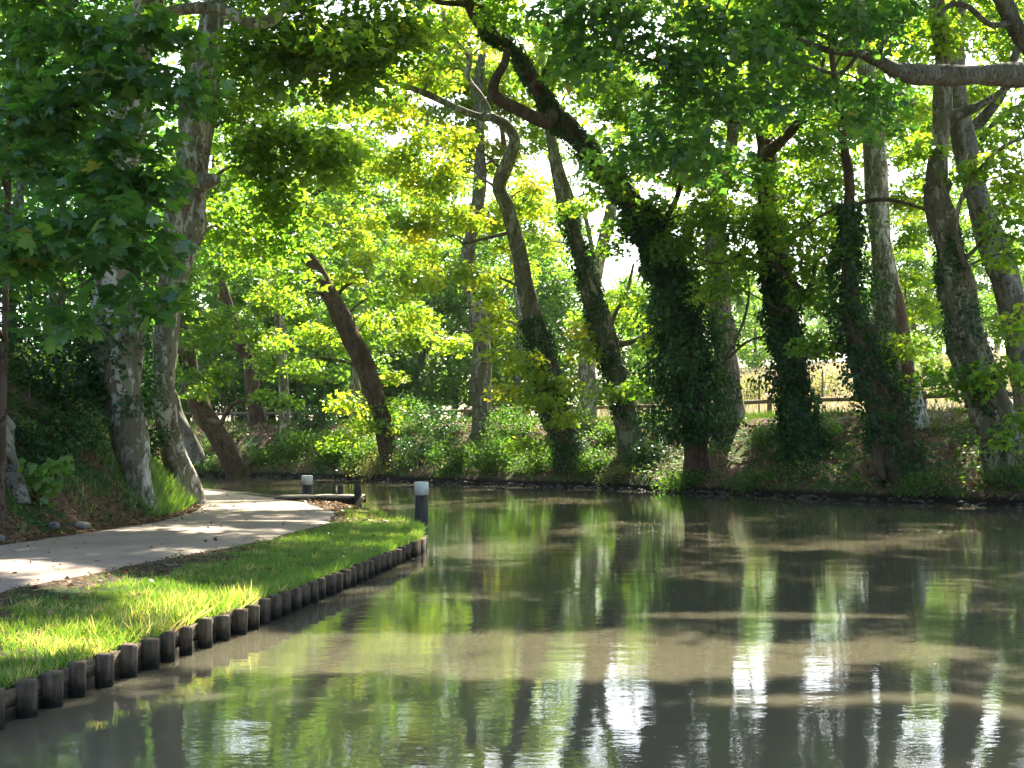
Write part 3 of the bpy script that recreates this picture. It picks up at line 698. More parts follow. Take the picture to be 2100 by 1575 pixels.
tG = build_tree('plane_tree', 'pale cream barked plane tree with a long rusty scar, standing by the log fence', [(1858, 872, 84), (1848, 790, 70), (1834, 700, 62), (1820, 600, 56), (1806, 500, 47), (1798, 400, 44), (1792, 300, 42), (1786, 200, 38), (1772, 100, 34), (1760, 0, 28)], bark='bark_pale', seed=9, group=G_FAR, top=19,
    limbs=[[(1850, 625, 48, 16), (1858, 618, 47.8, 10)], [(1780, 130, 48, 18), (1740, 60, 47.5, 14), (1720, -20, 47, 10)]],
    blobs=[(1740, 330, 47.5, .9), (1850, 330, 47, .8), (1700, 400, 47.2, .7), (1870, 230, 47, .9), (1720, 110, 47, 1.1), (1880, 100, 47, 1.0), (1750, 470, 47.5, .5), (1880, 630, 47.3, .5), (1780, 400, 47, .6), (1760, 540, 47.2, .5), (1870, 480, 47, .55), (1840, 410, 47, .5), (1700, 560, 47.2, .5), (1900, 400, 47, .5), (1650, 470, 47.4, .6), (1700, 300, 47.2, .8), (1860, 560, 47.3, .4), (1830, 20, 47, 1.2), ('w', 12.5, 47, 18.5, 2.4), ('w', 15.5, 49, 18.5, 2.4), ('w', 12, 54, 16.8, 2.2), ('w', 15, 55, 16.5, 2.2), ('w', 18, 54, 15.5, 2.2), ('w', 14, 57, 19.5, 2.4), ('w', 10, 56, 18.5, 2.2)], dens=.8, tint=.05)
tH = build_tree('plane_tree', 'plane tree with a swollen burr and smooth mottled upper trunk rising from the water edge', [(2072, 975, 92), (2050, 890, 86), (2020, 800, 80), (1982, 690, 72), (1958, 590, 64), (1944, 500, 54), (1930, 440, 54), (1922, 395, 50), (1926, 300, 40), (1932, 200, 36), (1932, 100, 32), (1922, 0, 28)], lean=-1, bark='bark_mid', seed=10, group=G_FAR, top=18,
    limbs=[[(1930, 385, 37.2, 40), (1908, 385, 37.1, 30), (1900, 376, 37, 14)], [(1975, 545, 37, 10), (1960, 470, 36.7, 10), (1975, 400, 36.5, 9), (2010, 345, 36.3, 8), (2060, 300, 36, 6), (2110, 280, 35.8, 5)], [(1990, 520, 37, 8), (2040, 480, 36.8, 7), (2110, 500, 36.6, 5)], [(1965, 235, 37, 22), (2010, 215, 36.8, 20), (2050, 190, 36.6, 15), (2110, 150, 36.4, 10)]],
    blobs=[(1890, 60, 36.8, .8), (1980, 80, 36.6, .7), (1990, 330, 36.5, .7), (2060, 360, 36.2, .8), (2080, 230, 36, .7), (1900, 280, 36.8, .6), (2050, 430, 36.4, .6), (2085, 520, 36, .6), (2080, 650, 36, .6), (2060, 760, 35.8, .4), (2080, 880, 35.5, .6), (1960, 790, 36.8, .4), ('w', 12.2, 36.5, 16, 2.3), ('w', 10, 35.5, 17.5, 2.2)], dens=.85, tint=.06)
tI = build_tree('plane_tree', 'dark furrowed plane tree with a wide fork, behind the swollen burr tree', [(2130, 905, 90), (2112, 800, 78), (2092, 680, 68), (2062, 570, 60), (2030, 480, 54), (2004, 400, 50), (1982, 320, 48), (1966, 240, 44), (1958, 150, 40), (1962, 60, 34), (1970, -40, 28)], bark='bark_grey', seed=12, group=G_FAR, top=18,
    limbs=[[(1985, 265, 42, 24), (2025, 230, 41.8, 22), (2060, 180, 41.5, 18), (2090, 90, 41, 14)], [(2000, 300, 42, 14), (2050, 240, 41.6, 12), (2110, 210, 41.2, 9)]],
    blobs=[(2060, 60, 41.5, .9), (2030, 300, 41.5, .7), (1990, 180, 41.5, .5), (2090, 420, 41.5, .7), (2030, 520, 41.8, .4), (2090, 340, 41, .7), ('w', 15.5, 41.5, 17, 2.5), ('w', 18, 43, 15, 2.5)], dens=.8)
tJ = build_tree('plane_tree', 'great plane tree past the picture edge, its thick bare limb reaching level over the water', [(2330, 960, 100), (2310, 800, 96), (2290, 600, 86), (2270, 400, 80), (2250, 200, 74), (2180, 60, 60), (2110, -60, 46)], d=31.5, bark='bark_limb', seed=13, group=G_FAR, top=17, seg=18,
    limbs=[[(2240, 170, 31, 50), (2170, 158, 30, 48), (2100, 155, 29, 46), (2010, 154, 28, 45), (1930, 153, 27.2, 44), (1870, 152, 26.6, 42), (1832, 142, 26.2, 28), (1780, 112, 25.8, 20), (1730, 108, 25.4, 18), (1680, 98, 25, 14), (1600, 70, 24.4, 10), (1480, 40, 23.6, 8)],
           [(2190, 170, 29.5, 46), (2120, 100, 29, 42), (2085, 60, 28.8, 38), (2050, -10, 28.6, 34), (2000, -120, 28, 26)], [(2075, 45, 28.7, 14), (2030, 50, 28.4, 12), (1985, 14, 28.1, 10), (1950, 10, 28, 9), (1925, 32, 27.8, 7)],
           [(1740, 108, 25.5, 11), (1700, 80, 25, 10), (1660, 60, 24.8, 7)], [(1760, 110, 25.6, 10), (1720, 150, 25.3, 9), (1640, 130, 24.6, 7), (1500, 110, 23.5, 6), (1380, 130, 22.6, 5), (1260, 100, 22, 4)]],
    blobs=[(1250, 60, 22, .75), (1350, 110, 22.4, .8), (1200, 130, 22, .55), (1450, 60, 22.8, .85), (1560, 110, 23.4, .8), (1330, 220, 22.6, .6), (1430, 200, 23, .65), (1660, 50, 24, .8), (1540, 220, 23.6, .55), (1760, 60, 24.6, .8), (1790, 190, 25, .5), (1800, 250, 25, .3), (1660, 180, 24.4, .55), (1480, 310, 23.2, .5), (1380, 320, 23, .45), (1860, 40, 25.5, .6), (1290, 300, 22.6, .35), (1580, 20, 24, .9), (1400, -20, 23, 1.0),
           (1180, 10, 22, .8), (1420, 130, 22.6, .6),
           ('w', 6, 25, 12.5, 2.2), ('w', 3, 24, 13.5, 2.2), ('w', 8.5, 27, 14, 2.5), ('w', 11.5, 29, 14.5, 2.5), ('w', 5, 28.5, 15.5, 2.5), ('w', 9, 23.5, 14, 2.4), ('w', 2.4, 27.5, 16.5, 2.2), ('w', 12.5, 25, 14, 2.4), ('w', 15, 30, 14, 2.6), ('w', 7, 31.5, 17, 2.4), ('w', 6, 20.5, 12.5, 2.2), ('w', 9.5, 19.5, 12.5, 2.2), ('w', 5, 34.5, 17.5, 2.4), ('w', 8.5, 35.5, 17.5, 2.3)],
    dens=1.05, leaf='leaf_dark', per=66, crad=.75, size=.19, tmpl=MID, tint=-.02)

tR = build_tree('plane_tree', 'plane tree added on the meadow edge for shade, hidden behind the cream barked trunk', [(1812, 860, 40), (1812, 700, 36), (1806, 500, 32), (1800, 300, 28), (1800, 120, 22)], d=57, bark='bark_mid', seed=33, group='plane trees behind the far bank', top=20,  # tree added behind the cream trunk so its crown shades the far bank
    blobs=[('w', 11, 59, 17, 2.3), ('w', 14, 61, 17.5, 2.3), ('w', 17, 60, 17, 2.3), ('w', 19.5, 57, 15.5, 2.2), ('w', 15.5, 57, 20, 2.3), ('w', 11, 57, 21, 2.3), ('w', 20, 61, 18, 2.3), ('w', 8, 60, 18, 2.2), ('w', 13, 63, 20.5, 2.3), (1650, 300, 57, 1.2), (1750, 250, 57, 1.2), (1880, 300, 57, 1.1), (1950, 420, 58, .9), (1600, 420, 57, .9), (1700, 420, 57, .9), (1850, 430, 57, .8), (1990, 260, 57, 1.0), (1560, 320, 57, 1.0), (1690, 350, 57, 1.0), (1740, 440, 57, .9), (1640, 390, 57, .9), (1870, 380, 57, .9), (1885, 220, 57, 1.0), (1860, 520, 58, .8)], dens=.66, tint=.1)
# --- far bank, second row and bend --------------------------------
tD = build_tree('plane_tree', 'grey plane trunk rising behind the ivy mound, its top forked', [(1496, 868, 56), (1490, 760, 50), (1478, 640, 46), (1468, 520, 42), (1470, 420, 38), (1490, 350, 34), (1505, 260, 30), (1512, 150, 26), (1500, 20, 22)], bark='bark_mid', seed=14, group='plane trees behind the far bank', top=19, limbs=[[(1475, 410, 52, 20), (1455, 340, 51.7, 16), (1445, 270, 51.4, 12)], [(1484, 725, 51.4, 8), (1512, 690, 50.8, 7), (1530, 640, 50.4, 6), (1536, 585, 50, 4), (1520, 540, 49.8, 3)], [(1484, 745, 51.4, 7), (1530, 702, 50.8, 6), (1580, 690, 50.4, 5), (1630, 705, 50, 3)]],
    blobs=[(1440, 250, 51, 1.0), (1540, 200, 51, 1.0), (1600, 260, 51.5, .9), (1420, 130, 51, 1.2), (1530, 90, 51, 1.2), (1640, 90, 51.5, 1.2), (1420, 450, 52, .7), (1540, 400, 52, .7), (1450, 520, 52, .7), (1540, 480, 52, .6), (1410, 380, 52, .9), (1500, 440, 52, .8), (1560, 510, 52, .7), (1390, 500, 52, .7), (1420, 600, 52, .6), (1530, 560, 52, .5), (1600, 360, 51.6, .8), (1450, 340, 51.4, .8), ('w', 8, 53, 20, 2.5), ('w', 11, 55, 20, 2.5)], dens=.8, tint=.08)
tK = build_tree('plane_tree', 'red brown plane trunk bowing left over the water from the leafy bend', [(802, 948, 40), (788, 880, 36), (768, 805, 36), (742, 735, 40), (694, 635, 36), (655, 565, 30), (622, 515, 26), (596, 470, 22), (560, 430, 18), (530, 380, 14)], lean=-3, bark='bark_brown', seed=15, group=G_FAR,
    limbs=[[(690, 610, 61, 8), (705, 590, 60.8, 7), (740, 570, 60.6, 5)], [(630, 410, 60, 9), (670, 385, 60.3, 9), (720, 388, 60.6, 8), (780, 405, 61, 6)]],
    blobs=[(560, 400, 59, 1.3), (640, 420, 59.5, 1.2), (620, 520, 60, 1.1), (700, 480, 60, 1.1), (720, 380, 60, 1.2), (540, 500, 59, 1.1), (580, 600, 60, 1.0), (700, 570, 61, .9), (640, 300, 59.5, 1.4), (740, 290, 60, 1.3), (690, 220, 60, 1.4), (760, 660, 61.5, .9), (720, 830, 61, .8), (760, 880, 60.8, .8), (700, 900, 60.8, .7), (800, 780, 61.5, .7), (780, 840, 60.8, .6), (800, 600, 61, 1.0), (830, 700, 61.5, .8), (660, 680, 61, .9), (620, 740, 61, .8), (560, 700, 61.5, .8)], dens=.9, tint=.2)  # tint raised to put the yellow sun glow into the leaf colour
tL = build_tree('plane_tree', 'straight split plane trunk standing on the bank top at the bend', [(992, 888, 46), (986, 800, 40), (988, 710, 38), (980, 650, 40), (968, 600, 30), (958, 540, 28), (968, 470, 26), (982, 400, 24), (985, 300, 22), (980, 180, 18)], bark='bark_mid', seed=16, group='plane trees behind the far bank', top=21,
    limbs=[[(1000, 655, 63, 16), (1008, 640, 62.8, 12)]],
    blobs=[(900, 480, 62.5, 1.3), (1000, 330, 63, 1.4), (1050, 430, 62.5, 1.1), (920, 200, 62.5, 1.6), (1030, 200, 62.5, 1.5), (860, 640, 63, 1.1), (1060, 560, 63, 1.0), (920, 700, 63, .9), (900, 300, 62.5, 1.4), (890, 430, 62.5, 1.2), (935, 350, 62.5, 1.2), (870, 260, 62, 1.1), (1000, 440, 62.5, 1.2), (960, 260, 62, 1.4), (1060, 330, 62.5, 1.3), (850, 200, 62, 1.4), (1080, 250, 62.5, 1.3), (940, 120, 62, 1.5), (1040, 490, 63, 1.0), (840, 540, 63, 1.1), (1100, 420, 62.5, .9), ('w', -3, 64, 21, 3), ('w', 0, 63, 20, 3)], dens=.9, tint=.24)  # tint lifted here too: backlit yellow glow painted into the leaves
tM = build_tree('plane_tree', 'cream plane trunk lit by the sun behind the ivied leaning tree', [(1206, 868, 36), (1206, 760, 32), (1210, 660, 28), (1222, 560, 26), (1246, 460, 24), (1262, 370, 20), (1270, 250, 16)], bark='bark_pale', seed=17, group='plane trees behind the far bank', top=20, d=62,
    limbs=[[(1222, 560, 62, 14), (1212, 500, 62, 10), (1200, 440, 62, 7)]],
    blobs=[(1190, 330, 61, 1.3), (1290, 260, 61, 1.4), (1130, 260, 61, 1.2), (1340, 340, 61, 1.0), (1160, 410, 61.5, 1.0), (1090, 470, 62, 1.0), (1260, 360, 61.5, 1.0), (1390, 420, 61.5, .9), (1240, 180, 61, 1.5), (1110, 500, 62, .8), (1250, 640, 62, .9), (1190, 640, 61.5, .8), (1330, 640, 62, .8), ('w', 5, 63, 19, 2.8)], dens=.7, tint=.15)
tN = build_tree('plane_tree', 'thick dark trunk leaning left from the water edge with an arching low branch', [(492, 972, 44), (470, 930, 42), (440, 880, 42), (412, 835, 40), (392, 780, 36), (380, 700, 32), (372, 600, 28), (376, 480, 24), (390, 350, 20)], lean=-2, bark='bark_brown', seed=18, group='plane trees on the shaded bend', top=20,
    limbs=[[(452, 868, 64, 12), (462, 850, 63.8, 11), (482, 826, 63.6, 10), (510, 822, 63.4, 9), (545, 830, 63.2, 8), (600, 832, 63, 6)]],
    blobs=[(430, 640, 64, 1.2), (480, 560, 64, 1.3), (420, 780, 64, 1.0), (520, 680, 64, 1.0), (470, 760, 64, .9), (540, 800, 63.2, .8), (600, 820, 63, .7), (440, 480, 64, 1.5), (400, 700, 63.5, 1.0), ('w', -15, 66, 16, 3), ('w', -12, 63, 18, 3)], dens=.8, tint=-.05)
tO = build_tree('plane_tree', 'narrow leaning trunk in deep shade beside the thick dark one', [(412, 958, 40), (392, 915, 34), (368, 862, 30), (345, 800, 28), (325, 700, 24), (310, 560, 20)], bark='bark_grey', seed=19, group='plane trees on the shaded bend', top=18,
    blobs=[(330, 620, 66, 1.3), (400, 560, 66, 1.4), (360, 740, 66, 1.1), (300, 500, 66, 1.6), (380, 400, 66, 1.8), ('w', -19, 68, 16, 3)], dens=.75, tint=-.08)
tP = build_tree('plane_tree', 'dark crooked trunk climbing out of the shaded slope of the bend', [(528, 868, 36), (520, 800, 28), (512, 750, 26), (490, 700, 24), (468, 630, 22), (446, 560, 20), (440, 450, 18)], bark='bark_brown', seed=20, group='plane trees on the shaded bend', top=20,
    blobs=[(460, 520, 70, 1.5), (540, 620, 70, 1.3), (520, 480, 70, 1.6), (600, 560, 70, 1.4), (560, 740, 70, 1.0), (480, 380, 70, 1.8)], dens=.7, tint=.0)
tQ = build_tree('plane_tree', 'thin pale plane trunk standing straight on the shaded slope of the bend', [(588, 902, 28), (584, 840, 22), (580, 760, 20), (574, 680, 20), (566, 600, 18), (564, 500, 16)], bark='bark_pale', seed=21, group='plane trees on the shaded bend', top=20,
    blobs=[(560, 580, 68, 1.2), (620, 660, 68, 1.1), (640, 760, 68, .9), (600, 460, 68, 1.6), (660, 580, 68, 1.2), (680, 700, 68, .9)], dens=.75, tint=.05)

# the long rusty scar where bark has come away from the cream trunk
def scar(tree, z0, z1, a0, width, seed):
    t, c, R = tree; r = np.random.default_rng(seed); m, k = 40, 7
    zz = np.linspace(z0, z1, m); cc = np.column_stack([np.interp(zz, c[:, 2], c[:, 0]), np.interp(zz, c[:, 2], c[:, 1]), zz]); rr = np.interp(zz, c[:, 2], R)
    w = width * np.sin(np.linspace(.12, np.pi - .08, m)) ** .6 * (1 + .25 * np.cumsum(r.normal(0, .35, m)) / 3); mid_ = a0 + .25 * np.sin(zz * 1.3)
    a = mid_[:, None] + w[:, None] * np.linspace(-1, 1, k)[None] + r.normal(0, .05, (m, k))
    q = rr[:, None] * (1.10 + .03 * np.cos(np.linspace(-1.5, 1.5, k))[None]) * np.ones((m, 1))
    V = np.stack([cc[:, None, 0] + q * np.cos(a), cc[:, None, 1] + q * np.sin(a), np.repeat(zz[:, None], k, 1)], -1).reshape(-1, 3)
    o = part(t, 'bark_scar', V, [grid_faces(m, k)], M['heart'], smooth=True); o['label'] = 'long rusty brown scar of bare wood on the pale trunk'
scar(tG, 3.2, 7.2, -1.15, .5, 3)
# --- ivy ----------------------------------------------------------
ivy('huge shaggy mound of dark ivy swallowing the lower half of the arching tree', tC[1:], 2.0, 9.6, 16000, .30, bulge=[(3.0, 1.0, 2.0), (6.0, .75, 1.8)], seed=4, leafsize=.16)
ivy('sleeve of dark ivy wrapped round the forked upright tree down to the ground', tE[1:], 0.6, 9.3, 12000, .28, bulge=[(2.2, .25, 1.5)], seed=5, leafsize=.14)
ivy('ragged ivy tufts hanging about the hook branched leaning trunk', tF[1:], 1.0, 8.8, 8500, .26, bulge=[(6.6, .45, .9), (3.6, .3, 1.4)], seed=6, cover=.72, leafsize=.14)
ivy('thin ivy creeping up one side of the swollen burr tree', tH[1:], 1.5, 7.6, 5000, .07, seed=7, cover=.5, leafsize=.11, stems=2)
ivy('close coat of ivy on the middle of the leaning tree beside the ivy mound', tB[1:], 3.0, 11.2, 6500, .12, seed=8, cover=.62, leafsize=.12, stems=2)
ivy('leafy ivy clothing the foot of the sinuous slim tree', tA[1:], 1.0, 6.5, 6000, .2, seed=9, cover=.7, leafsize=.13, stems=2)
ivy('ivy trailing along the arched upper trunk of the huge leaning tree', tC[1:], 9.6, 15.2, 6000, .09, seed=10, cover=.6, leafsize=.13, stems=2)
ivy('dark ivy apron hung round the stout white barked tree by the towpath', t1[1:], 2.6, 7.0, 4200, .22, seed=11, cover=.5, leafsize=.11, stems=1)

# --- trees on the slope behind the towpath -------------------------
SLOPE = 'trees on the slope behind the towpath'
def world_tree(label, x, y, hgt, r0, blobs, seed, bark='bark_grey', leaf='leaf_dark', size=.17, per=120, dens=.9, crad=.9, tmpl=KITE, tint=0, group=SLOPE, name='slope_tree'):
    z = h_any(x, y); dd = y
    def px(wx, wy, wz):       # back to picture units so that build_tree can be used
        v = ((wz - CAM_H) / wy - math.tan(PITCH)) / (1 + (wz - CAM_H) / wy * math.tan(PITCH))
        k = math.cos(PITCH) - math.sin(PITCH) * v
        return 1050 + FPX * wx / wy * k, 787.5 - FPX * v
    tr = []
    r = np.random.default_rng(seed)
    for i in range(5):
        f = i / 4; a, b_ = px(x + r.normal(0, .25) * f, y, z + hgt * f * .8); tr.append((a, b_, 2 * r0 * (1 - .75 * f) * FPX / y))
    return build_tree(name, label, tr, d=y, bark=bark, leaf=leaf, size=size, tmpl=tmpl, per=per, crad=crad, dens=dens, seed=seed, group=group, tint=tint, knots=1,
                      blobs=[('w', x + a, y + b_, z + c, q) for a, b_, c, q in blobs])
world_tree('shadowy small tree on the slope behind the stout white barked plane', -11.2, 32.5, 9, .16, [(0, 0, 3.0, 1.8), (1.6, .4, 2.6, 1.4), (-1.6, 0, 3.2, 1.8), (1, -1, 5.2, 1.8), (-1, .5, 6.4, 2.0), (.5, 0, 8.5, 2.0), (2.2, 0, 6.5, 1.6), (-2.5, -1, 5, 1.8)], 41, tint=-.05)
world_tree('leafy small tree at the top of the slope behind the young plane', -10.9, 28.6, 8, .14, [(0, 0, 2.4, 1.6), (1.3, -.6, 2.0, 1.2), (-1.6, 0, 2.8, 1.6), (.6, 0, 4.6, 1.7), (-1, .4, 6, 1.8), (1.4, 0, 7.4, 1.6), (-.5, 0, 9, 1.8)], 42, tint=-.05)
world_tree('dense tree on the slope behind the knobbly plane', -13.6, 38.5, 11, .2, [(0, 0, 3.4, 2.0), (2, .4, 2.8, 1.6), (-2, 0, 4.0, 2.0), (1, -1, 6.2, 2.0), (-1, .5, 8, 2.2), (.8, 0, 10.5, 2.4), (3.0, 0, 7.5, 1.8), (2.6, -.6, 10, 1.8), (3.4, .5, 4.6, 1.3)], 43, tint=.02)
world_tree('dark leafy tree on the slope top between the two towpath planes', -14.6, 41.5, 11, .2, [(0, 0, 2.0, 1.8), (1.8, .4, 2.8, 1.8), (-2, 0, 2.6, 2.0), (1, -1, 5, 2.0), (-1.6, .5, 6, 2.2), (.8, 0, 8.5, 2.4), (2.6, 0, 6.5, 1.8)], 45, tint=-.02)
world_tree('tall tree of the slope far along the towpath', -19.0, 44.5, 13, .22, [(0, 0, 4, 2.4), (2.6, .4, 3.4, 2.0), (-2, 0, 5.0, 2.4), (1, -1, 7.5, 2.4), (-1, .5, 10, 2.6), (2.5, 0, 12, 2.6), (3.4, 0, 8.5, 2.0)], 44, tint=.05, size=.2)

# --- trees beyond the far bank --------------------------------------
def proto_tree(seed, hgt, spread, low, leafmat, barkmat, n_blob=16, per=52, size=.32):
    r = np.random.default_rng(seed)
    pts = np.array([(0, 0, -.5), (r.normal(0, .15), r.normal(0, .15), hgt * .2), (r.normal(0, .4), r.normal(0, .4), hgt * .45), (r.normal(0, .6), r.normal(0, .6), hgt * .7), (r.normal(0, .7), r.normal(0, .7), hgt * .95)])
    V, F, c, R = tube(pts, np.array([.36, .30, .24, .15, .05]) * hgt / 18, 10, 4, .15, .2, seed)
    out = [('trunk', make_mesh('trunk', V, F, M[barkmat], None, True))]
    cs = []; G = Geo()
    for i in range(n_blob):
        f = (i + .5) / n_blob; z = low + (hgt - low) * f
        a = i * 2.4 + r.uniform(0, 1); rad = spread * (.35 + .65 * math.sin(math.pi * min(1, .15 + f * .8))) * r.uniform(.35, .95)
        bc = np.array([math.cos(a) * rad, math.sin(a) * rad, z]); j = np.argmin(np.abs(c[:, 2] - (z - rad * .6)))
        V, F, _, _ = tube(np.array([c[j], (c[j] + bc) / 2 + [0, 0, .4], bc]), np.array([.09, .06, .02]) * hgt / 18, 5, 3); G.add(V, F)
        k = 12; dd = unit(r.normal(size=(k, 3))) * (r.uniform(.1, 1, k) ** .5)[:, None] * spread * .46; dd[:, 2] *= .75; cs.append(bc + dd)
    V, F = G.get(); out.append(('branches', make_mesh('branches', V, F, M[barkmat], None, True)))
    cs = np.vstack(cs)
    C, Nn, U, t, sz = cluster_leaves(cs, r.uniform(.7, 1.4, len(cs)), per, size, KITE, r, carve=False)
    V, F, tn = leaves(C, Nn, sz, KITE, t, U, r)
    out.append(('crown', make_mesh('crown', V, F, M[leafmat], tn)))
    return out
PROTO = [proto_tree(61, 19, 4.2, 3.0, 'bg_leaf', 'bark_pale'), proto_tree(62, 17, 4.6, 1.8, 'bg_leaf', 'bark_mid'), proto_tree(63, 12, 4.2, .8, 'bg_leaf', 'bark_grey', 14)]
MARKS = [(240, 'the towpath planes'), (405, 'the narrow leaning trunk'), (470, 'the thick dark leaning trunk'), (525, 'the crooked dark trunk'), (588, 'the thin pale trunk'), (660, 'the dark bush of the bend'), (770, 'the bowing red brown trunk'), (850, 'the dark hanging shrub'), (990, 'the straight split trunk'),
         (1060, 'the feathery green shrub'), (1130, 'the sinuous slim tree'), (1206, 'the cream sunlit trunk'), (1290, 'the leaning ivied tree'), (1410, 'the ivy mound'), (1490, 'the grey forked trunk'), (1630, 'the ivy sleeved tree'), (1790, 'the hook branched trunk'), (1858, 'the cream barked tree'), (2030, 'the swollen burr tree'), (2110, 'the dark furrowed tree'), (2300, 'the great limb tree')]
USED = set()
def place_label(px_, k, sc, where):
    order = sorted(MARKS, key=lambda q: abs(q[0] - px_))
    look = ['tall pale trunked', 'broad mottled', 'rounded low'][k] if where != 'in the hedge' else 'bushy'
    for w in ('', 'smaller ', 'larger '):
        for mk in order[:3]:
            lab = '%s%s tree %s behind %s' % (w, look, where, mk[1])
            if lab not in USED and not (w == 'smaller ' and sc > .85) and not (w == 'larger ' and sc < .75):
                USED.add(lab); return lab
    return '%s tree %s behind %s' % (look, where, order[0][1])
def plant_copy(k, x, y, rot, sc, label, group, name='background_tree'):
    t = thing(name, label, 'tree', (x, y, h_any(x, y)), group)
    t.rotation_euler[2] = rot; t.scale = (sc, sc, sc)
    for nm, me in PROTO[k]:
        o = bpy.data.objects.new(nm, me)
        if nm != 'trunk': o['kind'] = 'stuff'
        link(o, t)
r = np.random.default_rng(5)
BEHIND = [(300, 84, 1), (380, 92, 0), (430, 84, 1), (500, 98, 0), (560, 86, 1), (610, 82, 0), (655, 96, 1), (705, 84, 0), (772, 80, 0), (735, 104, 1), (830, 92, 1), (885, 100, 0), (925, 84, 2), (1065, 86, 0), (1010, 104, 1), (1120, 98, 1), (1150, 88, 2), (1035, 92, 2), (860, 82, 2)]
for x, d_, k in BEHIND:
    d_ += 13
    q = P(x, 850, d_); sc_ = r.uniform(.9, 1.15); plant_copy(k, q[0], d_, r.uniform(0, 6.28), sc_, place_label(x, k, sc_, 'beyond the road'), 'trees behind the bend')
for x, d_, k in [(728, 78, 0)]:
    q = P(x, 850, d_); plant_copy(k, q[0], d_, r.uniform(0, 6.28), 1.0, 'tall pale trunked tree just behind the log fence at the bend', 'trees behind the bend')
for x, d_ in [(250, 90), (320, 96), (375, 88), (440, 94), (505, 90), (570, 97), (625, 92), (690, 99), (180, 92), (745, 95)]:
    q = P(x, 850, d_); plant_copy(2, q[0], d_, r.uniform(0, 6.28), r.uniform(.5, .7), place_label(x, 2, .8, 'in the hedge'), 'hedge behind the bend', 'hedge_tree')
for x, d_, k, s in [(1325, 82, 2, .7), (1400, 98, 2, .8), (1290, 105, 2, .75), (1480, 110, 2, .8), (1545, 118, 2, .75), (1370, 120, 2, .8)]:
    q = P(x, 850, d_); plant_copy(k, q[0], d_, r.uniform(0, 6.28), s, place_label(x, k, s, 'at the meadow edge'), 'low trees round the meadow')
for i in range(17):
    x = 1560 + i * 40 + r.normal(0, 10); d_ = 128 + r.uniform(-6, 26); q = P(x, 800, d_)
    k = int(r.integers(0, 3)); sc_ = r.uniform(.72, .98) if x > 1820 else r.uniform(.55, .75)
    plant_copy(k, q[0], d_, r.uniform(0, 6.28), sc_, place_label(x, k, sc_, 'in the hazy wood'), 'wood above the meadow')

# ------------------------------------------------------------------ shrubs and plants
def shrub(label, x, y, rx, rz, n, mat='shrub', size=.11, seed=1, px=None, name='shrub', group=None, z=None, lift=.55, tint=0, tmpl=KITE, cr=.42, cat='shrub'):
    if px is not None:
        q = ground_hit(*px); x, y = q[0], q[1]
    r = np.random.default_rng(seed * 7 + 3)
    g = h_any(x, y)
    t = thing(name, label, cat, (x, y, g), group)
    top = np.array([x, y, g + rz * lift])
    per = 26; nc = max(3, n // per)
    d_ = unit(r.normal(size=(nc, 3))) * (r.uniform(.05, 1, nc) ** .4)[:, None] * [rx, rx, rz]
    cs = top + d_
    cs[:, 2] = np.maximum(cs[:, 2], [h_any(a, b) + .08 for a, b in cs[:, :2]])
    C, Nn, U, tt, sz = cluster_leaves(cs, np.full(nc, cr) * r.uniform(.7, 1.5, nc), per, size, tmpl, r, flat=.6, tint_shift=tint, carve=False, jitter=.7)
    V, F, tn = leaves(C, Nn, sz, tmpl, tt, U, r)
    part(t, 'foliage', V, F, M[mat], tn, stuff=True)
    for i in range(5):
        e = cs[r.integers(0, nc)]; s = np.array([x + r.normal(0, .12), y + r.normal(0, .12), g - .1])
        V, F, _, _ = tube(np.array([s, s * .45 + e * .55 + [0, 0, .12], e]), np.array([.026, .018, .006]), 5, 4); part(t, 'stem', V, F, M['bark_grey'], smooth=True)
    return t
FB = 'shrubs on the far bank'
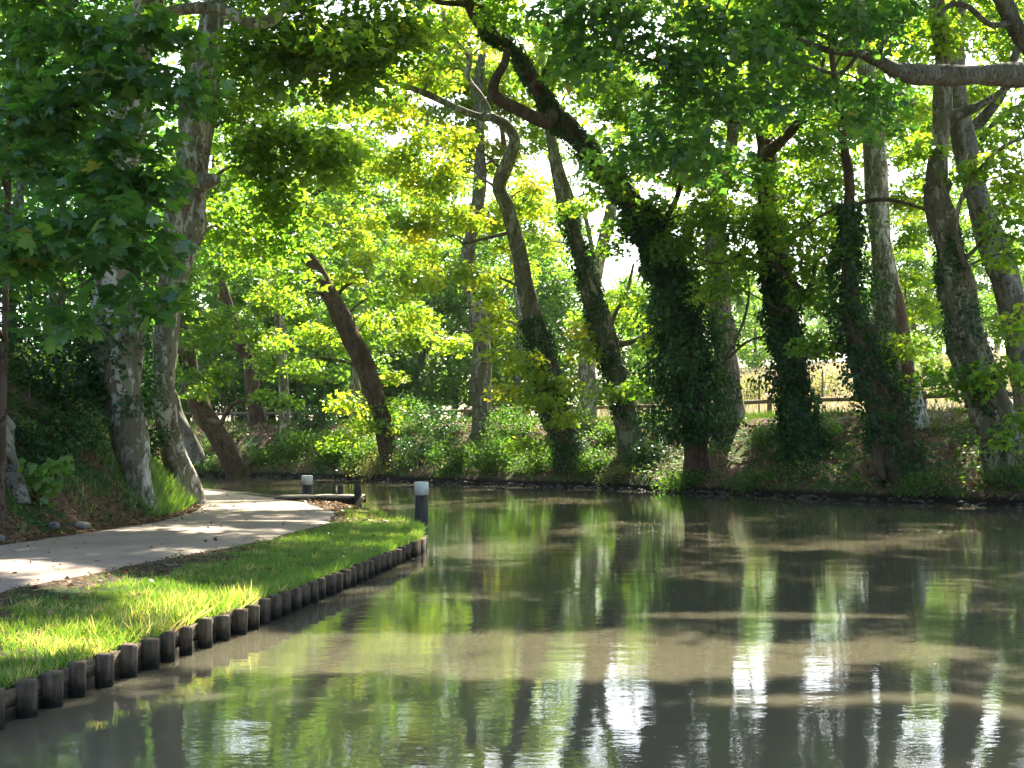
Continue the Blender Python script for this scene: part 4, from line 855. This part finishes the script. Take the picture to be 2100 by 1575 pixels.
SHR = [((680, 948), .95, .7, 1900, 'shrub', .13, 'bushy green shrub overhanging the water under the bowing red brown trunk', .05), ((745, 955), .8, .6, 1500, 'shrub', .13, 'bright leafed shrub beside the foot of the bowing red brown trunk', .2),
       ((775, 972), 1.0, .45, 1500, 'shrub_pale', .10, 'pale dry bramble spilling to the water below the bowing trunk', 0), ((850, 950), 1.0, .7, 1700, 'shrub_dark', .11, 'dark hanging shrub on the bank between bowing trunk and straight split trunk', 0),
       ((830, 890), 1.1, .8, 1700, 'shrub', .12, 'grey green thicket below the guard rail at the bend', -.1), ((905, 900), 1.0, .7, 1500, 'shrub_dark', .12, 'dark thicket left of the straight split trunk', 0), ((930, 962), 1.0, .6, 1700, 'shrub', .11, 'low mixed bramble by the water under the straight split trunk', -.05),
       ((1010, 960), .9, .6, 1500, 'shrub', .12, 'green bramble by the water left of the sinuous tree', .05), ((1050, 905), .9, .7, 1500, 'shrub', .12, 'feathery green shrub on the slope left of the sinuous tree', 0), ((1100, 962), .8, .5, 1400, 'shrub', .12, 'sunlit shrub in front of the sinuous tree foot', .2),
       ((1215, 965), .8, .55, 1500, 'shrub', .11, 'glossy bramble between the sinuous tree and the leaning ivied tree', .05), ((1255, 900), .8, .55, 1100, 'shrub', .11, 'sunny shrub behind the foot of the leaning ivied tree', .15), ((1330, 945), .9, .6, 1500, 'shrub_dark', .11, 'dark bramble between the leaning ivied tree and the ivy mound', .1),
       ((1350, 880), .9, .6, 1200, 'shrub', .11, 'soft green shrub at the bank top beside the ivy mound', 0), ((1260, 985), .6, .35, 900, 'shrub_pale', .09, 'dry straw coloured bramble at the water below the leaning ivied tree', 0), ((1400, 1000), .9, .4, 1200, 'shrub', .10, 'low green bramble drooping to the water below the ivy mound', 0),
       ((1545, 1000), .7, .35, 900, 'shrub', .10, 'ground hugging bramble between ivy mound and ivy sleeved tree', -.05), ((1690, 905), .55, .5, 800, 'shrub', .11, 'ivy seedling bush in the gap left of the hook branched trunk', .1), ((1890, 1005), .8, .3, 900, 'shrub', .09, 'mossy tussock bush at the water right of the hook branched trunk', 0),
       ((1570, 905), .5, .35, 700, 'shrub', .10, 'wispy green bush left of the ivy sleeved tree', .05), ((610, 930), 1.0, .6, 1400, 'shrub', .12, 'green shrub on the bend right of the thin pale trunk', 0), ((545, 945), .9, .4, 1000, 'shrub', .11, 'low weeds in front of the thick dark leaning trunk', .05), ((420, 965), .8, .4, 900, 'shrub', .11, 'grassy bush between the two leaning trunks in the shade', 0),
       ((650, 880), 1.2, .9, 1600, 'shrub_dark', .12, 'dark bush on the slope right of the thin pale trunk', 0), ((2080, 1000), .8, .5, 1100, 'shrub', .10, 'bramble in front of the foot of the swollen burr tree', 0), ((1180, 880), .7, .7, 1000, 'shrub', .12, 'yellow green bush behind the sinuous tree, below the cream trunk', .25)]
for i, (p_, rx, rz, n, mt, sz_, lab, ti) in enumerate(SHR):
    if 560 < p_[0] < 1120: rx, rz, n = rx * 1.2, rz * 1.55, int(n * 1.5)
    shrub(lab, 0, 0, rx, rz, n, mt, sz_, 70 + i, px=p_, group=FB, tint=ti)
MD = 'pale bushes on the dry meadow'
for i, (x, d_, rx, rz, mt, lab) in enumerate([(1475, 66, 1.0, 1.0, 'shrub_pale', 'silvery dry bush behind the fence left of the ivy sleeved tree'), (1540, 70, 1.2, 1.2, 'shrub_pale', 'pale scrubby bush on the meadow beside the ivy sleeved tree'), (1690, 68, 1.1, 1.1, 'shrub_pale', 'pale thorny bush on the meadow left of the hook branched trunk'),
        (1915, 74, 1.5, 1.6, 'shrub', 'light green bush on the meadow right of the cream barked tree'), (1975, 72, 1.4, 1.4, 'shrub_pale', 'tall straw coloured bush on the meadow behind the swollen burr tree'), (1880, 92, 2.2, 2.4, 'bg_leaf', 'blue green bush at the far edge of the meadow')]):
    q = P(x, 820, d_); shrub(lab, q[0], d_, rx, rz, 1500, mt, .14, 120 + i, group=MD, tint=.1, cr=.5)
LS = 'undergrowth on the towpath slope'
for i, (x, y, rx, rz, n, mt, sz_, lab) in enumerate([(-9.9, 23.4, 1.5, 1.5, 4600, 'shrub_dark', .11, 'large dark laurel like bush on the slope behind the young plane'), (-9.2, 26.6, 1.2, 1.5, 3600, 'shrub_dark', .11, 'dark evergreen bush hugging the stout white barked plane'), (-9.3, 30.0, 1.1, 1.6, 3000, 'shrub_dark', .11, 'dark bush wedged between the two towpath planes'),
        (-10.6, 21.8, 1.2, 1.2, 3000, 'shrub_dark', .11, 'glossy dark bush above the slumped log'), (-10.6, 33.5, 1.3, 1.6, 2600, 'shrub_dark', .12, 'dark bush behind the knobbly plane'), (-8.5, 25.0, .8, .4, 2000, 'ivy', .08, 'mat of ivy on the slope below the stout white barked plane'), (-8.35, 23.2, .7, .35, 1800, 'ivy', .08, 'patch of dark ivy on the bare slope above the path stones'),
        (-8.9, 31.2, .7, .35, 1200, 'shrub_dark', .10, 'low dark weeds at the foot of the knobbly plane')]):
    shrub(lab, x, y, rx, rz, n, mt, sz_, 160 + i, group=LS)

# young plane shoots with broad pale leaves at the foot of the slope
def seedling(label, x, y, r_, n, seed):
    from mathutils import Matrix
    r = np.random.default_rng(seed); g = h_any(x, y)
    t = thing('plane_seedling', label, 'plant', (x, y, g), 'plane seedlings beside the towpath')
    me = make_mesh('leaf', PALM[0], [PALM[1]], M['leaf_seedling'])
    for i in range(6):
        e = np.array([x + r.normal(0, r_ * .5), y + r.normal(0, r_ * .4), g + r.uniform(.4, 1.0) * r_ * 1.3]); s = np.array([x, y, g - .05])
        V, F, _, _ = tube(np.array([s, (s + e) / 2 + [0, 0, .08], e]), np.array([.012, .009, .004]), 5, 4); part(t, 'stem', V, F, M['bark_brown'], smooth=True)
        for k in range(n // 6):
            f = r.uniform(.35, 1.05); c = s * (1 - f) + e * f + r.normal(0, .11, 3) * [1, 1, .6]
            c[2] = max(c[2], h_any(c[0], c[1]) + .04)
            nn = unit(np.array([.25, -.55, .8]) + r.normal(0, .4, 3)); u = unit(np.cross(nn, r.normal(size=3)) + [0, 0, -.4]); u = unit(u - u.dot(nn) * nn); xx = np.cross(u, nn)
            o = bpy.data.objects.new('leaf', me); link(o, t); mt = Matrix((xx, u, nn)).transposed().to_4x4() @ Matrix.Scale(float(r.uniform(.09, .16)), 4); mt.translation = c - np.array([x, y, g]); o.matrix_local = mt
seedling('bushy plane seedling with light green leaves beside the slumped log', -7.95, 22.1, .6, 120, 31)
seedling('small plane seedling with a few bright leaves up the slope above the log', -8.75, 24.3, .3, 18, 32)

# ------------------------------------------------------------------ timber revetment along the towpath bank
rev = thing('timber_revetment', 'dark timber revetment of round piles and boards edging the grass verge', 'revetment', (float(xb(8.0)), 8.0, 0))
r = np.random.default_rng(77)
L_, y_ = [], 6.2
while y_ < 20.4: L_.append(y_); y_ += .36 * r.uniform(.86, 1.14)
for y_ in L_:
    rad = r.uniform(.062, .082); x0 = float(xb(y_)) + .055; hgt = .232 + r.normal(0, .007); lx, ly = r.normal(0, .006, 2)
    V, F, _, _ = tube(np.array([(x0 - lx, y_ - ly, -.6), (x0, y_, 0), (x0 + lx * .9, y_ + ly * .9, hgt - .014), (x0 + lx, y_ + ly, hgt)]), np.array([rad * 1.02, rad, rad, rad * .9]), 14, 3, .05, 0, int(y_ * 100))
    part(rev, 'pile', V, F, M['pile'], smooth=True)
seg = np.arange(6.2, 21.6, 1.42)
for a, b_ in zip(seg[:-1], seg[1:]):
    for (z0, z1) in ((-.35, .088), (.094, .222)):
        zz = z1 + r.normal(0, .008)
        A = np.array([float(xb(a)) + .008 + r.normal(0, .003), a + .006, 0]); B = np.array([float(xb(b_)) + .008 + r.normal(0, .003), b_ - .006, 0])
        u = unit(B - A); w = np.array([u[1], -u[0], 0])
        V, F = box((A + B) / 2 + [0, 0, (z0 + zz) / 2], u, w, (0, 0, 1), np.linalg.norm(B - A) / 2, .018, (zz - z0) / 2)
        part(rev, 'board', V, F, M['board'])
for k, (a, b_) in enumerate([(20.55, 21.0), (21.05, 21.45), (21.5, 22.1), (22.1, 22.7)]):
    A = np.array([float(xb(a)) + .05, a, 0]); B = np.array([float(xb(b_)) + .05, b_, 0]); u = unit(B - A); w = np.array([u[1], -u[0], 0])
    V, F = box((A + B) / 2 + [0, 0, -.02], u, w, (0, 0, 1), np.linalg.norm(B - A) / 2 - .004, .05 + .01 * (k % 2), .25 - .012 * k)
    part(rev, 'sleeper', V, F, M['pile'])

# ------------------------------------------------------------------ mooring posts, jetty, fence, stones, log
def bollard(label, x, y, top, rad, cap):
    t = thing('mooring_post', label, 'mooring post', (x, y, 0), 'white capped mooring posts')
    a = np.linspace(0, 2 * np.pi, 28, endpoint=False)
    def lathe(prof):
        V = np.vstack([np.column_stack([x + rr * np.cos(a), y + rr * np.sin(a), np.full(28, z)]) for rr, z in prof]); n = len(prof)
        i = np.arange(n - 1)[:, None] * 28; j = np.arange(28)[None]
        F = np.stack([i + j, i + (j + 1) % 28, i + 28 + (j + 1) % 28, i + 28 + j], -1).reshape(-1, 4)
        return V, [F, np.arange(28)[None][:, ::-1], (np.arange(28) + (n - 1) * 28)[None]]
    part(t, 'shaft', *lathe([(rad * 1.02, -.8), (rad, 0), (rad * .985, top - cap + .01)]), M['bollard'])
    part(t, 'cap', *lathe([(rad + .006, top - cap), (rad + .007, top - .02), (rad - .004, top - .005), (rad - .03, top)]), M['white'])
bollard('thick dark mooring post with white cap standing clear in the water off the grassy tip', -2.06, 30.0, .88, .155, .30)
bollard('dark mooring post with white cap beyond the little landing stage', -5.9, 38.0, .82, .155, .27)

jt = thing('landing_stage', 'low plank landing stage jutting from the towpath over the water', 'jetty', (-5.0, 35.2, .25))
r = np.random.default_rng(9)
for i in range(12):
    x0 = -6.15 + i * .185
    V, F = box((x0, 35.4 + r.normal(0, .015), .325 + r.normal(0, .004)), (1, 0, 0), (0, 1, 0), (0, 0, 1), .086, .82, .020); part(jt, 'plank', V, F, M['deck'])
for yy in (34.68, 36.0):
    V, F = box((-5.1, yy, .22), (1, 0, 0), (0, 1, 0), (0, 0, 1), 1.12, .05, .084); part(jt, 'beam', V, F, M['darkpost'])
for (xx, yy, zt, hw) in ((-4.03, 34.55, .66, .09), (-4.70, 36.3, .60, .08)):
    V, F = box((xx, yy, (zt - .6) / 2), (1, 0, 0), (0, 1, 0), (0, 0, 1), hw, hw, (zt + .6) / 2); part(jt, 'post', V, F, M['darkpost'])
u = unit(np.array([.32, 0, .45])); V, F = box((-4.02, 33.9, .10), u, (0, 1, 0), np.cross(u, [0, 1, 0]), .32, .09, .05); part(jt, 'brace', V, F, M['rail'])
V, F = box((-4.4, 34.0, .06), (1, 0, 0), (0, 1, 0), (0, 0, 1), .3, .09, .07); part(jt, 'sill', V, F, M['rail'])

fen = thing('log_fence', 'low fence of weathered round posts and a single log rail along the bank top', 'fence', far_pt(12, 9.8))
xs_, prev = [], None
x = -26.0
while x < 24:
    q = far_pt(x, 9.8)
    V, F, _, _ = tube(np.array([q - [0, 0, .4], q + [0, 0, .4], q + [0, 0, .80], q + [0, 0, .83]]), np.array([.105, .1, .1, .08]), 9, 2, .05, 0, int(x * 10) + 500); part(fen, 'post', V, F, M['rail'], smooth=True)
    if prev is not None:
        a, b_ = prev + [0, 0, .64], q + [0, 0, .64]
        V, F, _, _ = tube(np.array([a, (a + b_) / 2 + [0, 0, r.normal(0, .012)], b_]), np.array([.092, .09, .092]), 9, 2, .06, 0, int(x * 10) + 900); part(fen, 'rail', V, F, M['rail'], smooth=True)
    prev = q; x += 2.35 * float(cosf(x))
for i, (x, d_, lab) in enumerate([(1556, 60, 'thin grey stake on the meadow left of the ivy sleeved tree'), (1686, 60, 'thin grey stake on the meadow right of the ivy sleeved tree')]):
    q = P(x, 800, d_); g = h_any(q[0], d_)
    t = thing('meadow_stake', lab, 'stake', (q[0], d_, g), 'stakes on the meadow')
    V, F, _, _ = tube(np.array([(q[0], d_, g - .2), (q[0] + .02, d_, g + .9), (q[0] + .04, d_, g + 1.9)]), np.array([.05, .045, .035]), 7, 3, .1); part(t, 'pole', V, F, M['bark_grey'], smooth=True)

def rock(n, seed, squash=.6):
    r = np.random.default_rng(seed)
    import bmesh
    bm = bmesh.new(); bmesh.ops.create_icosphere(bm, subdivisions=n, radius=1)
    V = np.array([v.co for v in bm.verts]); F = np.array([[v.index for v in f.verts] for f in bm.faces]); bm.free()
    for k in range(5):
        d_ = unit(r.normal(size=3)); V = V + d_ * (np.maximum(0, V @ d_ - .45) * -r.uniform(.4, .9))[:, None]
    V = V * (1 + .12 * np.sin(V @ r.normal(size=(3, 3)) * 3).mean(1, keepdims=True)); V[:, 2] *= squash
    return V, F
for i, (px_, py_2, s, lab) in enumerate([(268, 1078, .16, 'rounded grey stone at the towpath edge below the stout white barked plane'), (108, 1084, .13, 'mossy upright stone on the litter strip near the plane seedling'), (30, 1100, .10, 'small brown stone in the leaf litter at the towpath edge')]):
    q = P(px_, py_2, 1); dd = q - [0, 0, CAM_H]; k = (CAM_H - .36) / -dd[2]; x, y = dd[0] * k, dd[1] * k
    x = min(x, float(xl(y)) - .12)
    o = bpy.data.objects.new('stone', make_mesh('stone', rock(2, i + 3, .7)[0] * s, [rock(2, i + 3)[1]], M['stone'])); o.location = (x, y, h_any(x, y) + s * .3)
    o['label'] = lab; o['category'] = 'stone'; o['group'] = 'stones at the towpath edge'; link(o)
def on_slope(x, y, up): return (x, y, h_any(x, y) + up)
t = thing('slumped_log', 'dark weathered log slumped down the slope beside the plane seedling', 'log', on_slope(-8.4, 22.3, 0))
V, F, _, _ = tube(np.array([on_slope(-8.05, 21.7, -.05), on_slope(-8.35, 22.0, .1), on_slope(-8.85, 22.6, .16), on_slope(-9.6, 23.4, .1)]), np.array([.13, .17, .2, .22]), 12, 5, .25, 0, 8, 2); part(t, 'stem', V, F, M['bark_grey'], smooth=True)
V, F, _, _ = tube(np.array([on_slope(-8.4, 22.05, .15), on_slope(-8.3, 21.75, .45), on_slope(-8.35, 21.5, .62)]), np.array([.05, .04, .02]), 7, 4, .1, 0, 9); part(t, 'branch_stub', V, F, M['bark_grey'], smooth=True)
t = thing('fallen_stick', 'bent dead stick lying on the grass verge beside the towpath', 'stick', (-4.15, 15.7, .25))
sp = [(-4.38, 16.0), (-4.2, 15.86), (-4.08, 15.83), (-3.88, 15.5), (-3.8, 15.35)]
V, F, _, _ = tube(np.array([(a, b_, float(h_near(a, b_)) + .06 + .03 * (i % 2)) for i, (a, b_) in enumerate(sp)]), np.array([.009, .012, .013, .010, .006]), 6, 4, .15); part(t, 'stem', V, F, M['bark_grey'], smooth=True)

# ------------------------------------------------------------------ ground cover
def blades(x, y, z, h, seed, lean=.35, mat_t=None, tmpl=BLADE, wide=1.0):
    r = np.random.default_rng(seed); n = len(x)
    C = np.column_stack([x, y, z])
    a = r.uniform(0, 6.28, n)
    a2 = r.uniform(0, 6.28, n); ln = lean * r.uniform(.25, 1.9, n)
    up = np.column_stack([np.cos(a2) * ln, np.sin(a2) * ln, np.ones(n)])
    Nn = np.column_stack([np.cos(a), np.sin(a), np.full(n, .15)])
    T = (tmpl[0] * [wide, 1, 1], tmpl[1])
    return leaves(C, Nn, h, T, np.clip(r.normal(.45, .2, n), 0, 1) if mat_t is None else mat_t, up, r)

# grass verge between towpath and revetment
r = np.random.default_rng(21)
n = 125000
y = 6.3 + (r.uniform(0, 1, n) ** 1.25) * 23
f = r.uniform(0, 1, n) ** .8
x = xr(y) + (xb(y) - xr(y)) * f + .02
bare = (f < .30 + .2 * fnoise(x, y, .5, 31)) & (y < 19)
tip = (y > 24.6) & (r.uniform(0, 1, n) < .86)
patch = fnoise(x, y, .45, 32)
keep = ~(bare & (r.uniform(0, 1, n) < .93)) & ~tip & (r.uniform(0, 1, n) < .72 + .5 * patch)
x, y, f, patch = x[keep], y[keep], f[keep], patch[keep]
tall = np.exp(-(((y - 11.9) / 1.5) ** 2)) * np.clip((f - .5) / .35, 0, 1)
tuft = fnoise(x, y, .16, 33) > .25
h = (.030 + .03 * np.clip(patch + .5, 0, 1.4) + r.uniform(0, .03, len(x)) + .05 * tuft * r.uniform(0, 1, len(x)) + .04 * (f > .93)) * (1 + .012 * (y - 8)) + tall * r.uniform(.0, .24, len(x)) ** 1.3
V, F, tn = blades(x, y, h_near(x, y) - .006, h, 22, .95, wide=1.2, mat_t=np.clip(r.normal(.42, .2, len(x)) + .35 * tall * (r.uniform(0, 1, len(x)) < .5) + .3 * (fnoise(x, y, .35, 38) > .3) + .22 * np.exp(-((y - 11.5) / 1.6) ** 2) * (r.uniform(0, 1, len(x)) < .5), 0, 1))  # straw tint lifted over the sunlit rows, painting the sun's paleness into blades
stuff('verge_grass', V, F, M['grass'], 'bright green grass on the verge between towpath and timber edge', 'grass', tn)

# grass and weeds on the towpath slope
n = 60000
y = r.uniform(14.5, 36, n); dl = r.uniform(0, 1, n) ** 1.3 * 4.5; x = xl(y) - .15 - dl
pt_ = fnoise(x, y, .9, 34) + .5 * fnoise(x, y, .3, 35)
keep = (pt_ + r.normal(0, .2, n) - .15 + .6 * np.exp(-((y - 29) / 3.5) ** 2) > .42) & (x / y > -.42)
x, y = x[keep], y[keep]
n = 16000; y2 = r.uniform(26, 36, n); x2 = xl(y2) - .1 - np.abs(r.normal(0, .75, n)); x = np.concatenate([x, x2]); y = np.concatenate([y, y2])
V, F, tn = blades(x, y, h_near(x, y) - .01, r.uniform(.08, .3, len(x)), 36, .7, wide=1.0)
stuff('slope_grass', V, F, M['grass'], 'shaded tufts of grass on the slope beside the towpath', 'grass', tn)
n = 16000
y = r.uniform(14.5, 34, n); x = xl(y) - .2 - r.uniform(0, 1, n) * 4
keep = (fnoise(x, y, .8, 37) + r.normal(0, .2, n) > .2) & (x / y > -.42); x, y = x[keep], y[keep]
V, F, tn = leaves(np.column_stack([x, y, h_near(x, y) + r.uniform(.01, .1, len(x))]), np.array([.25, -.3, 1.0]) + r.normal(0, .45, (len(x), 3)), r.uniform(.05, .10, len(x)), KITE, None, None, r)
stuff('ground_ivy', V, F, M['ivy'], 'dark ground ivy creeping over the towpath slope', 'ivy', tn)

# undergrowth on the far bank
def far_scatter(n, p0, p1, x0=-26, x1=21, power=1.0):
    x = r.uniform(x0, x1, n); p = p0 + (p1 - p0) * r.uniform(0, 1, n) ** power
    y = yf(x) + p / cosf(x); k = np.abs(x / y) < .42
    return x[k], y[k], p[k]
x, y, p = far_scatter(80000, .1, 9.5)
pt_ = fnoise(x, y, 1.6, 41) + .5 * fnoise(x, y, .5, 42)
keep = pt_ + r.normal(0, .15, len(x)) + .5 * np.exp(-((p - 7) / 1.5) ** 2) > .35
x, y, p = x[keep], y[keep], p[keep]
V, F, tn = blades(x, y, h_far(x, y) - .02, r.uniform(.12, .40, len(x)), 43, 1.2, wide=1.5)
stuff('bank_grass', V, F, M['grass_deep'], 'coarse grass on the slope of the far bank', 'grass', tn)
x, y, p = far_scatter(6000, .1, 6, power=1.2)
keep = fnoise(x, y, 1.2, 44) + r.normal(0, .2, len(x)) > .05; x, y = x[keep], y[keep]
V, F, tn = blades(x, y, h_far(x, y) - .02, r.uniform(.15, .4, len(x)), 45, 1.6, wide=1.2)
stuff('bank_straw', V, F, M['drygrass'], 'dry straw hanging on the far bank above the water', 'grass', tn)
x, y, p = far_scatter(34000, .35, 7)
keep = fnoise(x, y, 1.3, 46) + r.normal(0, .2, len(x)) < .2; x, y = x[keep], y[keep]
V, F, tn = leaves(np.column_stack([x, y, h_far(x, y) + r.uniform(0, .05, len(x))]), np.array([0, -.35, 1.0]) + r.normal(0, .5, (len(x), 3)), r.uniform(.08, .19, len(x)), KITE, None, None, r)
stuff('bank_leaf_litter', V, F, M['litter'], 'brown fallen leaves strewn over the far bank', 'fallen leaves', tn)
x, y, p = far_scatter(30000, .3, 4.5, power=1.1)
keep = fnoise(x, y, 1.0, 47) + r.normal(0, .2, len(x)) > .0; x, y = x[keep], y[keep]
V, F, tn = leaves(np.column_stack([x, y, h_far(x, y) + r.uniform(.02, .3, len(x))]), np.array([0, -.4, 1.0]) + r.normal(0, .5, (len(x), 3)), r.uniform(.07, .15, len(x)), KITE, None, None, r)
stuff('bank_weeds', V, F, M['shrub'], 'small leafy weeds along the far water edge', 'weeds', tn)
x, y, p = far_scatter(26000, 10.5, 60, x0=2, x1=40)
V, F, tn = blades(x, y, h_far(x, y) - .02, r.uniform(.35, .9, len(x)), 48, .5, wide=2.0)
stuff('meadow_grass', V, F, M['drygrass'], 'tall sun bleached grass of the dry meadow behind the fence', 'grass', tn)

# stones at the far water line
G = Geo(); RK = [rock(1, s_) for s_ in range(5)]
for i in range(420):
    x0 = r.uniform(-20, 17); y0 = float(yf(x0)) + r.uniform(-.12, .22); s_ = r.uniform(.05, .16)
    V, F = RK[i % 5]; a = r.uniform(0, 6.28); R2 = np.array([[math.cos(a), -math.sin(a), 0], [math.sin(a), math.cos(a), 0], [0, 0, 1]])
    G.add(V @ R2.T * s_ * [1.2, 1, .8] + [x0, y0, r.uniform(-.02, .09)], [F])
V, F = G.get(); stuff('edge_stones', V, F, M['dark_stone'], 'dark wet stones along the far water line', 'stones')

# fallen leaves near by: on the verge, the path and the foot of the slope
def litter(x, y, z, s0, s1, name, label):
    V, F, tn = leaves(np.column_stack([x, y, z]), np.array([0, 0, 1.0]) + r.normal(0, .35, (len(x), 3)), r.uniform(s0, s1, len(x)), MID, None, None, r)
    stuff(name, V, F, M['litter'], label, 'fallen leaves', tn)
y = 6.5 + r.uniform(0, 1, 1500) ** 1.2 * 21; f = r.uniform(0, 1, 1500) ** 1.6; x = xr(y) + (xb(y) - xr(y)) * f
litter(x, y, h_near(x, y) + r.uniform(.01, .06, len(x)), .03, .075, 'verge_leaf_litter', 'scattered brown leaves in the grass of the verge')
y = r.uniform(24.4, 34.5, 1500); f = r.uniform(0, 1, 1500); x = xr(y) + (xb(y) - xr(y)) * f
litter(x, y, h_near(x, y) + r.uniform(.005, .03, len(x)), .04, .10, 'tip_leaf_litter', 'carpet of brown leaves on the bare bank between the towpath bend and the water')
y = r.uniform(9, 42, 260); x = xl(y) + (xr(y) - xl(y)) * r.uniform(0, 1, 260)
x = np.concatenate([x, xl(y[:90]) + r.uniform(0, .35, 90)]); y = np.concatenate([y, y[:90]])
litter(x, y, np.full(len(x), .304), .03, .085, 'path_leaf_litter', 'few dry leaves scattered on the pale towpath')
y = r.uniform(13, 36, 9000); x = xl(y) + .12 - np.abs(r.normal(0, 1, 9000)) * .9; k = x / y > -.42; x, y = x[k], y[k]
litter(x, y, h_near(x, y) + r.uniform(.005, .05, len(x)), .03, .085, 'slope_leaf_litter', 'brown leaves and twigs banked along the foot of the slope')

n = 120; y = 8 + r.uniform(0, 1, n) * 18; x = r.uniform(-3, 8, n); k = x > xb(y) + .3; x, y = x[k], y[k]
V, F, tn = leaves(np.column_stack([x, y, np.full(len(x), .006)]), np.array([0, 0, 1.0]) + r.normal(0, .06, (len(x), 3)), r.uniform(.015, .05, len(x)), MID, None, None, r)
stuff('floating_leaves', V, F, M['litter'], 'few brown leaves drifting on the open water', 'floating leaves', tn)
# leaf scraps and fluff floating on the still water
n = 1300; y = r.uniform(24, 50, n); x = r.uniform(-2, 14, n); k = (y < yf(x) - .3) & (x > xb(y) + .5); x, y = x[k], y[k]
V, F, tn = leaves(np.column_stack([x, y, np.full(len(x), .006)]), np.array([0, 0, 1.0]) + r.normal(0, .05, (len(x), 3)), r.uniform(.025, .085, len(x)), KITE, None, None, r)
stuff('floating_scraps', V, F, M['shrub_pale'], 'pale leaf scraps and fluff drifting on the water near the far bank', 'floating leaves', tn)

# ------------------------------------------------------------------ the hazy air
V, F = box((-145, 330, 14.5), (1, 0, 0), (0, 1, 0), (0, 0, 1), 290, 460, 18.5)
m = bpy.data.materials.new('summer_haze'); m.use_nodes = True; nt = m.node_tree
for n_ in list(nt.nodes): nt.nodes.remove(n_)
out = nt.nodes.new('ShaderNodeOutputMaterial'); pv = nt.nodes.new('ShaderNodeVolumePrincipled')
pv.inputs['Color'].default_value = (.93, .96, 1, 1); pv.inputs['Density'].default_value = .00008; pv.inputs['Anisotropy'].default_value = .2
nt.links.new(pv.outputs[0], out.inputs['Volume'])
hz = bpy.data.objects.new('haze', make_mesh('haze', V, F, m)); hz['kind'] = 'stuff'; hz['label'] = 'thin summer haze in the air over canal and meadow'; hz['category'] = 'haze'; link(hz)
